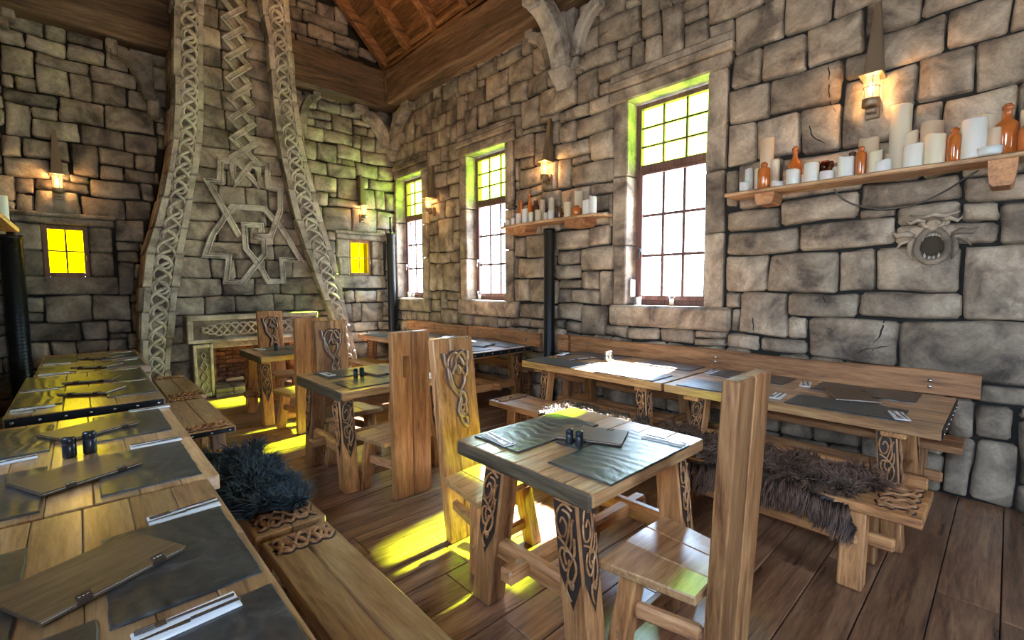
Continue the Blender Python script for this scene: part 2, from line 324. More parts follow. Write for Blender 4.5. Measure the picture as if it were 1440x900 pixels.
D_RF=[[-130,0,-88,44],[-88,0,-44,20],[-44,0,-10,20],[48,0,80,44],[80,0,104,20],[104,0,142,20],[142,0,172,20],[172,0,212,20],[212,0,252,20],[252,0,298,20],[298,0,342,44],[342,0,368,20],[368,0,400,20],[400,0,446,44],[446,0,486,20],[486,0,520,44],[520,0,542,20],[542,0,564,20],[564,0,592,20],[592,0,624,20],[624,0,660,20],[660,0,692,20],[692,0,740,44],[740,0,758,20],[758,0,796,20],[796,0,836,20],[836,0,850,20],[-88,20,-62,44],[-62,20,-32,44],[-32,20,-10,66],[80,20,116,44],[116,20,142,44],[142,20,182,44],[182,20,226,44],[226,20,256,44],[256,20,282,44],[282,20,298,44],[342,20,386,44],[386,20,400,44],[446,20,486,44],[520,20,548,44],[548,20,594,44],[594,20,640,44],[640,20,678,44],[678,20,692,44],[740,20,784,44],[784,20,830,44],[830,20,850,44],[28,30,48,48],[-130,44,-92,66],[-92,44,-58,66],[-58,44,-32,66],[48,44,94,88],[94,44,116,66],[116,44,144,66],[144,44,168,92],[168,44,190,66],[190,44,212,66],[212,44,242,66],[242,44,256,66],[256,44,280,66],[280,44,310,66],[310,44,354,66],[354,44,388,66],[388,44,420,66],[420,44,442,66],[442,44,490,66],[490,44,506,66],[506,44,544,66],[544,44,568,66],[568,44,588,92],[588,44,610,66],[610,44,622,66],[622,44,662,66],[662,44,704,66],[704,44,744,66],[744,44,764,66],[764,44,790,66],[790,44,832,66],[832,44,850,66],[30,48,48,66],[-130,66,-96,92],[-96,66,-74,92],[-74,66,-56,92],[-56,66,-32,92],[-32,66,-10,74],[30,66,48,88],[94,66,120,96],[120,66,144,96],[168,66,192,96],[192,66,226,96],[226,66,260,96],[260,66,302,96],[302,66,328,98],[328,66,354,98],[354,66,378,96],[378,66,404,96],[404,66,428,100],[428,66,456,100],[456,66,476,98],[476,66,502,98],[502,66,538,98],[538,66,568,112],[588,66,636,92],[636,66,664,92],[664,66,690,92],[690,66,726,92],[726,66,766,92],[766,66,788,92],[788,66,826,92],[826,66,850,92],[-32,74,-22,92],[14,76,30,88],[-22,88,-16,118],[60,88,94,96],[-130,92,-94,118],[-94,92,-80,134],[-80,92,-54,118],[-54,92,-22,118],[568,92,602,112],[602,92,644,112],[644,92,692,118],[692,92,730,112],[730,92,774,112],[774,92,794,112],[794,92,814,112],[814,92,834,112],[834,92,850,112],[508,98,520,112],[520,98,538,112],[404,100,422,112],[180,112,188,136],[634,112,644,134],[692,112,720,134],[-130,118,-110,150],[-110,118,-94,134],[-80,118,-58,134],[-58,118,-16,134],[644,118,674,134],[674,118,692,150],[-110,134,-66,180],[-66,134,-38,180],[-38,134,-16,150],[634,134,674,150],[692,134,720,150],[720,136,728,150],[-130,150,-110,180],[-38,150,-14,188],[634,150,682,200],[682,150,704,200],[704,150,728,200],[422,170,438,180],[-130,180,-90,200],[-90,180,-68,200],[-68,180,-38,200],[422,180,438,200],[-38,188,-16,200],[-130,200,-110,220],[-110,200,-82,220],[-82,200,-58,220],[-58,200,-40,220],[-40,200,-16,220],[632,200,662,220],[662,200,696,220],[696,200,728,220],[-130,220,-82,276],[-82,220,-58,252],[-58,220,-46,252],[-46,220,-16,260],[632,220,652,252],[652,220,698,276],[698,220,728,252],[478,230,500,252],[334,232,364,248],[364,232,412,252],[412,232,444,252],[444,232,478,252],[-16,236,28,260],[28,240,50,262],[50,240,88,252],[-82,252,-46,306],[50,252,66,272],[66,252,88,272],[410,252,454,264],[454,252,470,284],[470,252,500,276],[632,252,652,276],[698,252,728,276],[-46,260,-22,276],[42,262,50,276],[444,264,454,284],[-130,276,-96,330],[-96,276,-82,306],[-46,276,-22,306],[632,276,676,306],[676,276,728,306],[416,286,444,324],[-22,294,-6,306],[490,298,500,310],[-96,306,-66,330],[-66,306,-22,330],[-22,306,-6,328],[632,306,662,330],[662,306,694,330],[694,306,728,330],[424,324,440,346],[-130,330,-102,356],[-102,330,-64,356],[-64,330,-38,374],[-38,330,-22,374],[632,330,668,356],[668,330,712,356],[712,330,728,356],[428,346,440,378],[-130,356,-96,374],[-96,356,-64,374],[-22,356,-8,374],[-8,356,12,374],[12,356,24,374],[632,356,666,370],[666,356,688,374],[688,356,728,370],[486,370,498,402],[638,370,666,400],[688,370,726,400],[-130,374,-116,400],[-116,374,-86,430],[-86,374,-68,400],[-68,374,-42,430],[-42,374,-16,400],[-16,374,24,400],[666,374,688,400],[24,378,56,430],[56,380,80,400],[-130,400,-116,430],[-86,400,-68,430],[-42,400,-10,430],[-10,400,24,430],[56,400,80,430],[638,400,658,430],[658,400,692,430],[692,400,714,430],[714,400,726,430],[246,402,270,454],[270,402,290,430],[290,402,306,430],[590,402,618,440],[618,402,638,430],[726,402,774,430],[774,402,798,430],[798,402,822,430],[822,402,850,430],[80,406,112,430],[148,416,168,430],[112,418,148,430],[400,422,438,454],[-130,430,-108,454],[-108,430,-82,482],[-82,430,-40,454],[-40,430,-2,482],[-2,430,14,482],[14,430,48,482],[48,430,92,454],[92,430,132,454],[132,430,168,454],[270,430,294,454],[618,430,640,466],[640,430,670,454],[670,430,712,454],[712,430,746,482],[746,430,772,454],[772,430,808,482],[808,430,850,454],[220,440,246,454],[610,440,618,454],[378,446,400,482],[438,448,462,482],[-130,454,-108,510],[-82,454,-40,510],[48,454,70,482],[70,454,110,482],[110,454,148,482],[148,454,168,482],[220,454,258,482],[258,454,272,482],[272,454,294,482],[400,454,438,482],[610,454,618,466],[640,454,680,474],[680,454,712,482],[746,454,772,482],[808,454,850,482],[168,456,206,482],[206,456,220,482],[566,466,584,478],[632,466,640,474],[294,472,314,482],[354,472,376,482],[462,478,482,510],[-108,482,-82,520],[-40,482,-12,520],[-12,482,18,520],[18,482,66,520],[66,482,82,520],[82,482,128,520],[128,482,160,520],[160,482,188,520],[188,482,204,520],[204,482,234,520],[234,482,260,520],[260,482,286,520],[286,482,314,520],[354,482,384,520],[384,482,416,520],[416,482,440,520],[440,482,462,520],[680,482,710,520],[710,482,744,520],[744,482,758,520],[758,482,782,520],[782,482,818,520],[818,482,850,520],[634,496,676,520],[482,498,530,520],[530,498,542,520],[542,498,586,520],[586,498,600,520],[600,498,632,520],[314,500,354,520],[-130,510,-108,520],[-82,510,-68,520],[-68,510,-40,520],[462,510,482,520]]
D_BS=[[-31,456,6,474],[6,457,43,477],[44,457,67,483],[-54,423,-24,454],[-23,441,27,456],[-24,407,7,441],[7,406,28,441],[28,435,74,456],[28,407,63,435],[64,407,88,434],[-55,406,-44,422],[-43,406,-24,422],[-56,389,-7,405],[-56,347,-33,389],[-33,374,-7,389],[-6,375,40,406],[40,375,92,407],[-33,349,13,374],[14,348,58,374],[58,348,95,374],[-60,321,-43,347],[1,307,29,348],[29,326,68,348],[69,326,93,348],[29,307,56,325],[57,309,91,326],[18,283,72,306],[73,283,88,309],[8,255,53,282],[53,255,83,282],[41,223,74,255],[-34,284,17,297],[-51,278,-34,297],[-50,254,-34,277],[-34,253,7,284],[-59,297,-20,321],[-12,322,0,349],[41,209,66,223],[41,193,64,209],[41,149,59,193],[-53,127,-34,148],[-34,113,14,149],[14,114,54,149],[-53,114,-35,127],[-52,89,0,113],[1,89,27,113],[28,96,53,114],[-51,56,-32,88],[-31,53,-7,88],[-7,65,26,89],[324,469,368,490],[369,470,407,492],[300,454,350,469],[351,439,389,469],[390,459,424,469],[319,439,350,453],[298,415,334,439],[334,418,389,439],[289,381,321,414],[321,383,357,414],[358,393,405,418],[406,394,472,417],[276,610,306,632],[307,614,384,632],[315,590,358,613],[296,577,328,588],[359,594,405,613],[329,579,382,590],[405,587,443,604],[383,583,404,593],[283,588,314,609],[329,632,362,656],[362,632,386,660],[386,634,418,653],[296,632,328,643],[300,358,338,380],[339,360,392,383],[393,366,438,393],[438,366,473,393],[314,330,354,357],[355,321,394,360],[418,345,474,365],[395,344,417,366],[313,305,339,330],[339,306,403,321],[452,308,475,342],[330,260,381,304],[381,259,431,306],[431,271,474,304],[352,214,362,246],[353,179,362,213],[364,129,384,152],[385,128,428,152],[428,128,449,152],[376,92,396,128],[396,89,443,127]]
D_BF=[[-90,0,-44,20],[-44,0,-18,20],[-18,0,40,20],[40,0,68,52],[342,0,392,20],[392,0,450,20],[450,0,474,52],[-90,20,-58,52],[-58,20,-20,54],[-20,20,-2,54],[-2,20,40,52],[342,20,366,52],[366,20,406,52],[406,20,450,72],[-90,52,-74,72],[-74,52,-58,72],[-2,52,22,66],[22,52,48,66],[48,52,68,72],[336,52,362,72],[362,52,406,72],[450,52,474,72],[-58,56,-52,72],[26,66,48,88],[-90,72,-52,100],[48,72,68,96],[334,72,380,92],[380,72,430,90],[430,72,474,90],[28,88,48,96],[442,90,474,100],[334,92,376,128],[54,96,68,138],[-90,100,-52,114],[442,100,474,128],[-90,114,-54,150],[326,118,334,170],[334,128,364,138],[448,128,474,138],[54,138,72,150],[334,138,364,152],[448,138,474,152],[-90,150,-60,170],[58,150,72,170],[334,152,362,178],[450,152,474,170],[-90,170,-60,190],[58,170,74,192],[318,170,334,190],[450,170,474,190],[334,178,352,190],[-90,190,-60,218],[314,190,332,218],[332,190,352,218],[450,190,474,242],[64,192,74,208],[66,208,74,222],[-90,218,-60,266],[314,218,352,242],[304,242,336,260],[336,242,352,260],[450,242,474,270],[352,246,362,260],[-60,254,-50,266],[304,260,330,304],[430,260,450,270],[-90,266,-50,298],[296,266,304,290],[294,290,304,310],[-90,298,-60,310],[-20,298,-2,322],[-2,298,18,308],[304,304,314,340],[402,306,430,344],[430,308,452,346],[-90,310,-60,340],[90,310,96,326],[290,310,304,340],[-42,322,-12,346],[340,322,354,330],[394,322,402,344],[-90,340,-60,358],[276,340,314,358],[-90,358,-56,378],[94,358,104,378],[274,358,300,382],[-90,378,-56,396],[94,378,108,396],[268,378,274,396],[274,382,290,418],[366,382,392,394],[356,384,366,394],[-90,396,-56,418],[92,396,110,418],[268,396,274,418],[290,414,298,442],[406,416,434,442],[434,416,472,474],[-90,418,-56,442],[88,418,112,442],[262,418,290,442],[390,418,406,442],[74,434,88,474],[298,440,320,454],[-90,442,-54,474],[88,442,112,474],[262,442,298,474],[390,442,418,458],[418,442,434,458],[-54,456,-32,474],[68,456,74,474],[424,458,434,474],[300,470,324,498],[408,470,424,516],[-90,474,-46,498],[-46,474,-14,498],[-14,474,6,498],[68,474,116,498],[258,474,284,498],[284,474,300,498],[424,474,474,498],[6,478,42,498],[44,484,68,498],[324,490,368,516],[368,492,408,516],[-90,498,-52,516],[-52,498,-6,516],[-6,498,30,538],[30,498,56,516],[56,498,76,516],[76,498,102,516],[102,498,118,516],[256,498,286,516],[286,498,324,516],[424,498,474,516],[-90,516,-40,538],[-40,516,-6,538],[30,516,50,538],[50,516,82,538],[82,516,118,538],[256,516,294,570],[294,516,348,538],[348,516,364,538],[364,516,386,538],[386,516,420,538],[420,516,446,538],[446,516,474,538],[-90,538,-42,588],[-42,538,-10,588],[-10,538,36,588],[36,538,64,570],[64,538,122,570],[294,538,322,578],[322,538,374,578],[374,538,414,578],[414,538,442,568],[442,538,458,560],[458,538,474,560],[36,570,70,588],[70,570,126,588],[252,570,294,588],[-90,588,-32,614],[-32,588,-4,614],[-4,588,34,638],[34,588,78,614],[78,588,102,614],[102,588,126,614],[252,588,282,610],[252,610,276,638],[-90,614,-38,638],[-38,614,-4,638],[34,614,62,638],[62,614,82,638],[82,614,126,638],[276,632,296,688],[-90,638,-66,666],[-66,638,-20,688],[-20,638,28,666],[28,638,62,688],[62,638,106,666],[106,638,126,666],[250,638,276,688],[296,644,328,666],[-90,666,-66,688],[-20,666,12,688],[12,666,28,688],[62,666,86,688],[86,666,126,688],[296,666,326,684],[-90,688,-68,720],[-68,688,-28,720],[-28,688,30,720],[30,688,86,720],[86,688,110,720],[110,688,126,720],[250,688,282,720]]
D_KNOT=[[[[2.014,6.299],[1.758,6.062],[2.034,5.756],[1.769,5.512],[2.054,5.204],[1.781,4.953],[2.075,4.644],[1.793,4.386],[2.096,4.074],[1.805,3.81],[2.134,3.509]],False],[[[2.024,6.029],[1.763,5.788],[2.044,5.481],[1.775,5.233],[2.065,4.925],[1.787,4.67],[2.086,4.36],[1.799,4.099],[2.107,3.786],[1.75,3.505]],False],[[[1.838,2.36],[1.623,2.791],[1.454,3.139],[1.618,3.142],[1.631,3.453],[1.861,3.472],[2.117,3.172],[2.137,3.42],[2.072,3.452]],False],[[[2.034,2.373],[2.272,2.389],[2.429,2.805],[2.443,3.162],[2.269,3.164],[2.265,3.502],[2.041,3.475],[1.809,3.146],[1.781,3.375],[1.806,3.442]],False],[[[2.084,1.946],[2.216,1.676],[2.439,1.688],[2.427,2.032],[2.721,2.022],[2.453,2.507],[2.203,2.811],[1.763,2.806],[1.484,2.363],[1.381,2.055],[1.683,2.052],[1.626,1.675],[1.847,1.661],[2.175,2.116],[2.174,2.33],[2.051,2.374]],False],[[[2.084,1.946],[1.911,2.177],[1.901,2.547],[2.142,2.549],[2.144,2.446]],False]]
D_CABLE=[[1.054,2.387],[1.002,2.312],[0.918,2.249],[0.792,2.199],[0.672,2.184],[0.505,2.203],[0.377,2.268],[0.268,2.344],[0.199,2.393]]
D_CRACK=[[[0.684,1.313],[0.697,1.194],[0.737,1.124],[0.738,1.075]],[[0.738,1.075],[0.801,1.059],[0.871,1.007],[0.955,0.963]],[[0.738,1.075],[0.672,1.097],[0.598,1.108]],[[0.738,1.075],[0.76,1.015],[0.765,0.959]],[[1.148,3.454],[1.129,3.318],[1.129,3.183],[1.11,3.091],[1.041,2.971]],[[1.263,2.965],[1.232,2.868],[1.16,2.802],[1.074,2.767]],[[1.946,3.172],[2.004,3.17],[2.045,3.139],[2.096,3.118]],[[3.516,4.545],[3.416,4.557],[3.355,4.562],[3.295,4.587]],[[1.673,1.281],[1.663,1.191],[1.657,1.123]],[[1.106,1.489],[1.09,1.453],[1.063,1.413]]]
# ------------------------------------------------------------------ SETTING
XW, YW = 4.73, 8.5            # face of the right wall, face of the back wall
XL, YF = -.95, -4.2
def wob(u, v): return (.011 * math.sin(3.1 * u + 2.3 * v + 1) + .008 * math.sin(7.7 * v - 4.1 * u + 2), .011 * math.sin(2.7 * u - 3.3 * v) + .008 * math.sin(8.3 * u + 5.1 * v))
def stone_into(mb, r, fn, depth, rnd, gap=.005):
    u0, v0, u1, v1 = r; u0 += gap; u1 -= gap; v0 += gap; v1 -= gap
    W, H = u1 - u0, v1 - v0
    if W < .03 or H < .03: return
    d = depth * rnd.uniform(.75, 1.25); e = min(.024, W * .2, H * .2)
    def lines(L): return [0, .25 * e, e, L * .37, L * .63, L - e, L - .25 * e, L]
    cu = rnd.uniform(.2, 1) * min(.014, W * .1, H * .1)
    tilt = (rnd.uniform(-.012, .012), rnd.uniform(-.012, .012)); vs = []
    ju = [rnd.uniform(-.007, .007) for _ in range(4)]
    for j, y in enumerate(lines(H)):
        for i, x in enumerate(lines(W)):
            ei = min(i, 7 - i); ej = min(j, 7 - j); k = min(ei, ej)
            n = (0, .62, .93, 1)[k] * d
            if k >= 1: n += tilt[0] * (x / W - .5) + tilt[1] * (y / H - .5)
            if k == 3: n += rnd.uniform(-.006, .009)
            x2, y2 = x, y
            if ei <= 1 and ej <= 1:      # rounded corners
                x2 += cu * (1 if i < 4 else -1) * (1 if ei == 0 else .7); y2 += cu * (1 if j < 4 else -1) * (1 if ej == 0 else .7)
            elif k == 0: 
                if ei == 0: x2 += ju[0 if i < 4 else 1] * (1 if j < 4 else -1)
                if ej == 0: y2 += ju[2 if j < 4 else 3] * (1 if i < 4 else -1)
            a, b = wob(u0 + x, v0 + y)
            vs.append(tuple(fn(u0 + x2 + a, v0 + y2 + b, n)))
    fs = [(j * 8 + i, j * 8 + i + 1, (j + 1) * 8 + i + 1, (j + 1) * 8 + i) for j in range(7) for i in range(7)]
    mb.add(vs, fs, True)
    if WV is not None and fn is fn_right: k = len(WV); WV.extend(vs); WF.extend([tuple(i + k for i in f) for f in fs])
WV = WF = None
def fn_right(u, v, n): return (XW + .03 - n, u, v)
def fn_back(u, v, n): return (u, YW + .03 - n, v)
def stones(rects, fn, mat, parent, depth=.06, limit=300, keyf=None, seed=1):
    rnd = random.Random(seed); R = [tuple(c / 100 for c in r) for r in rects]
    if keyf: R.sort(key=keyf)
    rest = MB()
    for i, r in enumerate(R):
        if i < limit:
            mb = MB(); stone_into(mb, r, fn, depth, rnd)
            if mb.v: ob('stone', mb, mat, parent)
        else: stone_into(rest, r, fn, depth, rnd)
    if rest.v: o = ob('small_stones', rest, mat, parent); o['kind'] = 'stuff'
# --- floor planks (boards run across the room)
fl = sroot('floor'); rnd = random.Random(12)
mb = MB(); mb.box(XL - .4, YF - .3, -.2, XW + .6, YW + .4, -.03, .001); ob('subfloor', mb, M_MORTAR, fl)
y = -.28 - .235 * 3; k = 0
while y < YW:
    x = XL - rnd.uniform(0, 1.6)
    while x < XW:
        L = rnd.uniform(1.7, 3.2); x1 = min(x + L, XW + .1); x0 = max(x, XL)
        if XW - x1 < .5: x1 = XW + .1
        if x1 - x0 > .05:
            mb = MB(); mb.box(x0 + .0015, y + .0025, -.03, x1 - .0015, y + .2325, rnd.uniform(-.0012, .0012), .003); ob('floor_plank', mb, FLOORW('X'), fl)
        x = x1
        if x1 >= XW: break
    y += .235
mb = MB(); mb.box(XL, YF, -.03, XW, -.28 - .235 * 3, 0, .002); o = ob('rear_floor_boards', mb, FLOORW('X'), fl)
mb = MB(); mb.box(-60, -60, -.6, 60, 60, -.45, .01); struct(ob('ground', mb, plain('pale_gravel', (.42, .4, .36), .9)))
# --- right wall
wr_ = sroot('wall_right', (0, 0, 0)); mbk = MB(); JW = .32
def wall_slab(mb, x0, x1, holes, y0, y1, z1):
    ys = sorted({y0, y1} | {h[0] for h in holes} | {h[1] for h in holes})
    for a, b in zip(ys[:-1], ys[1:]):
        h = [q for q in holes if q[0] <= a + 1e-6 and q[1] >= b - 1e-6]
        if h: mb.box(x0, a, 0, x1, b, h[0][2], 0); mb.box(x0, a, h[0][3], x1, b, z1, 0)
        else: mb.box(x0, a, 0, x1, b, z1, 0)
HO = [(a - .02, b + .02, WZ[0] - .02, WZ[1] + .06) for a, b in WIN]
wall_slab(mbk, XW + .03, XW + JW, HO, YF, YW + .3, 5.9); ob('mortar_backing', mbk, M_MORTAR, wr_)
def key_r(r):
    yy = (r[0] + r[2]) / 2; return -((r[2] - r[0]) * (r[3] - r[1]) / (yy + 5.2) ** 2 if yy > -.25 and r[1] < 5.05 else -1)
WV, WF = [], []
stones(D_RS + D_RF, fn_right, M_STONE, wr_, .06, 270, key_r, 3)
from mathutils.bvhtree import BVHTree
BV = BVHTree.FromPolygons(WV, WF)
def wall_x(y, z):
    h = BV.ray_cast(Vector((4.2, y, z)), Vector((1, 0, 0)))[0]; return h.x if h else XW
def crack(pts, r=.006):
    P = catmull([(0, a, b) for a, b in pts], 4); rr = random.Random(len(pts)); Q = []
    for p in P: y, z = p.y + rr.uniform(-.004, .004), p.z + rr.uniform(-.004, .004); Q.append((wall_x(y, z) + .003, y, z))
    mb = MB(); n = len(Q); mb.tube(Q, [r * (.35 + .65 * math.sin(math.pi * min(1, (i + 1) / n * 1.1) ** .7)) for i in range(n)], 5); ob('crack', mb, M_MORTAR, wr_)
for c_ in D_CRACK: crack(c_)
rnd = random.Random(5)
for wi, (a, b) in enumerate(WIN):
    # jamb stones (front face plus return into the reveal), lintel with moulding, sill
    for side, zs in ((0, [1.36, 2.12, 2.72, 3.70]), (1, [1.36, 2.05, 2.86, 3.70])):
        for z0, z1 in zip(zs[:-1], zs[1:]):
            wv = rnd.uniform(.17, .2); y0, y1 = (a - wv, a) if side == 0 else (b, b + wv)
            if y1 > 8.47: y1 = 8.47
            if y1 - y0 < .03: continue
            mb = MB(); mb.box(XW - .028 - rnd.uniform(0, .014), y0 + .006, z0 + .005, XW + JW - .02, y1, z1 - .005, .014, lambda x, y, z: (x, y + wob(y, z)[0] * .5, z + wob(z, y)[1] * .6))
            ob('jamb_stone', mb, M_PALE if False else M_STONE, wr_)
    mb = MB(); e = min(b + .25, 8.47)
    mb.box(XW - .05, a - .22, 3.695, XW + JW - .01, e, 3.84, .02); mb.box(XW - .085, a - .24, 3.84, XW + JW, e, 3.93, .02); mb.box(XW - .04, a - .22, 3.93, XW + JW, e, 4.03, .02)
    ob('window_lintel', mb, M_STONE, wr_)
    mb = MB(); mb.box(XW - .06, a - .28, 1.12, XW + JW - .01, min(b + .22, 8.47), 1.36, .03, lambda x, y, z: (x + wob(y * 2, z)[0], y, z + wob(y, x)[1] * .6)); ob('window_sill_stone', mb, M_STONE, wr_)
# --- big windows
def window_big(n, a, b):
    x = XW + .20; root = sroot('window_%d' % n, (x, (a + b) / 2, WZ[0])); W = b - a; hz = WZ[1] - WZ[0]; zt = 2.95 - WZ[0]
    def B(name, y0, z0, y1, z1, x0=-.03, x1=.035, mat=None, bev=.006, par=root):
        mb = MB(); mb.box(x0, y0, z0, x1, y1, z1, bev); return ob(name, mb, mat or M_FRAME, par)
    h = W / 2; f = .055
    B('frame', -h, 0, -h + f, hz); B('frame', h - f, 0, h, hz); B('frame', -h + f, 0, h - f, .06); B('frame', -h + f, hz - .055, h - f, hz)
    B('transom', -h + f, zt - .045, h - f, zt + .035, -.045, .04)
    s = .035                       # inner sash of the lower light
    for (y0, z0, y1, z1) in ((-h + f, .06, -h + f + s, zt - .045), (h - f - s, .06, h - f, zt - .045), (-h + f + s, .06, h - f - s, .06 + s + .02), (-h + f + s, zt - .045 - s, h - f - s, zt - .045)):
        B('sash', y0, z0, y1, z1, -.045, .02, bev=.005)
    L0, L1, Z0, Z1 = -h + f + s, h - f - s, .06 + s + .02, zt - .045 - s
    U0, U1, V0, V1 = -h + f, h - f, zt + .035, hz - .055
    for (a0, a1, c0, c1, nr, gm, t) in ((L0, L1, Z0, Z1, 3, M_CLEAR, .016), (U0, U1, V0, V1, 3, M_GREEN, .0115)):
        cw = (a1 - a0) / 3; rh = (c1 - c0) / nr
        for i in (1, 2): B('muntin', a0 + cw * i - t, c0, a0 + cw * i + t, c1, -.014, .014, bev=.003)
        for j in range(1, nr): B('muntin', a0, c0 + rh * j - t, a1, c0 + rh * j + t, -.012, .012, bev=.003)
        for i in range(3):
            for j in range(nr):
                mb = MB(); mb.add([(0, a0 + cw * i, c0 + rh * j), (0, a0 + cw * (i + 1), c0 + rh * j), (0, a0 + cw * (i + 1), c0 + rh * (j + 1)), (0, a0 + cw * i, c0 + rh * (j + 1))], [(0, 1, 2, 3)])
                ob('pane', mb, gm, root)
    mb = MB(); mb.box(-.065, -.012 - .0, 0, -.045, .012, .05, .004, lambda p, q, r: (p, q + h - f - .02, r + .62)); mb.tube([(-.06, h - f - .02, .67), (-.075, h - f - .02, .66), (-.075, h - f - .02, .55)], .008, 8)
    ob('window_handle', mb, M_STEEL if n != 1 else M_IRON, root)
for i, (a, b) in enumerate(WIN): window_big(i + 1, a, b)
# --- back wall
wb = sroot('wall_back'); mb = MB()
SW = [(-.31, .135, 1.74, 2.41), (3.745, 4.195, 1.80, 2.47)]      # small windows x0,x1,z0,z1
def fB(u, v, n): return (u, YW + .03 - n, v)
xs = sorted({XL - .3, XW + JW} | {s[0] for s in SW} | {s[1] for s in SW})
for a, b in zip(xs[:-1], xs[1:]):
    h = [q for q in SW if q[0] <= a + 1e-6 and q[1] >= b - 1e-6]
    if h: mb.box(a, YW + .03, 0, b, YW + .35, h[0][2], 0); mb.box(a, YW + .03, h[0][3], b, YW + .35, 8.6, 0)
    else: mb.box(a, YW + .03, 0, b, YW + .35, 8.6, 0)
ob('mortar_backing', mb, M_MORTAR, wb)
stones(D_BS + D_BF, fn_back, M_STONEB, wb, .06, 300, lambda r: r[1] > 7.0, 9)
rnd = random.Random(15)
for (a, b, z0, z1) in SW:
    for (x0, x1, c0, c1, nm) in ((a - .24, a - .005, z0, z1, 'jamb_stone'), (b + .005, b + .24, z0, z1, 'jamb_stone'), (a - .26, b + .27, z0 - .24, z0, 'window_sill_stone'), (a - .26, b + .27, z1, z1 + .1, 'window_lintel')):
        parts = [(c0, c1)] if nm != 'jamb_stone' else [(c0, c0 + .33), (c0 + .33, c1)]
        for (q0, q1) in parts:
            mb = MB(); mb.box(x0, YW - (.07 if nm != 'jamb_stone' else .035), q0 + .004, x1, YW + .3, q1 - .004, .018, lambda x, y, z: (x, y + wob(x * 2, z)[0], z + wob(x, y)[1] * .5))
            if nm == 'window_lintel': mb.box(x0 - .02, YW - .1, q1 - .004, x1 + .02, YW + .2, q1 + .05, .015)
            ob(nm, mb, M_STONEB, wb)
def window_small(n, a, b, z0, z1):
    y = YW + .05; root = sroot('window_%d' % n, ((a + b) / 2, y, z0)); h = (b - a) / 2; H = z1 - z0; f = .055
    def B(name, x0, c0, x1, c1, y0=-.03, y1=.03, mat=None): mb = MB(); mb.box(x0, y0, c0, x1, y1, c1, .005); return ob(name, mb, mat or M_FRAMEB, root)
    B('frame', -h, 0, -h + f, H); B('frame', h - f, 0, h, H); B('frame', -h + f, 0, h - f, f); B('frame', -h + f, H - f, h - f, H)
    B('muntin', -.011, f, .011, H - f, -.012, .012); B('muntin', -h + f, H / 2 - .011, h - f, H / 2 + .011, -.012, .012)
    for i in (0, 1):
        for j in (0, 1):
            x0, x1 = ((-h + f, 0), (0, h - f))[i]; c0, c1 = ((f, H / 2), (H / 2, H - f))[j]
            mb = MB(); mb.add([(x0, 0, c0), (x1, 0, c0), (x1, 0, c1), (x0, 0, c1)], [(0, 1, 2, 3)]); ob('pane', mb, M_AMBERP, root)
    mb = MB(); mb.tube([(h - .027, -.035, H * .42), (h - .027, -.055, H * .42), (h - .027, -.055, H * .3)], .007, 8); ob('window_handle', mb, M_STEEL, root)
for i, s in enumerate(SW): window_small(i + 4, *s)
# --- left wall and the wall behind the camera (coursed stones joined)
def courses(u0, u1, z0, z1, holes, rnd):
    out = []; z = z0
    while z < z1 - .05:
        h = rnd.uniform(.2, .36); h = min(h, z1 - z)
        u = u0
        while u < u1 - .05:
            w_ = min(rnd.uniform(.25, .65), u1 - u)
            if not any(min(u + w_, q[1]) - max(u, q[0]) > 0 and min(z + h, q[3]) - max(z, q[2]) > 0 for q in holes): out.append((u, z, u + w_, z + h))
            u += w_
        z += h
    return out
wl = sroot('wall_left'); LH = [(-.6, .5, 1.36, 3.4), (2.6, 3.1, 1.36, 3.4)]
mb = MB(); wall_slab(mb, XL - .35, XL, LH, YF, YW + .3, 5.9); ob('mortar_backing', mb, M_MORTAR, wl)
rnd = random.Random(31); mb = MB()
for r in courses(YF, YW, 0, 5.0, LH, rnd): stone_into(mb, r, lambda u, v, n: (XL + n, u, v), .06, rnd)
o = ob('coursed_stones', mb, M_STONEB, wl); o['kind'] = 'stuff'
for q in LH: portal((XL - .38, (q[0] + q[1]) / 2, (q[2] + q[3]) / 2), q[1] - q[0], q[3] - q[2], (1, 0, 0))
wf = sroot('wall_front'); FH = [(.8, 2.2, .9, 2.7)]; mb = MB()
for a, b, z0, z1 in ((XL - .3, .8, 0, 8.6), (2.2, XW + JW, 0, 8.6), (.8, 2.2, 0, .9), (.8, 2.2, 2.7, 8.6)): mb.box(a, YF - .3, z0, b, YF, z1, 0)
ob('mortar_backing', mb, M_STONEB, wf)
portal((1.5, YF - .33, 1.8), 1.4, 1.8, (0, 1, 0))
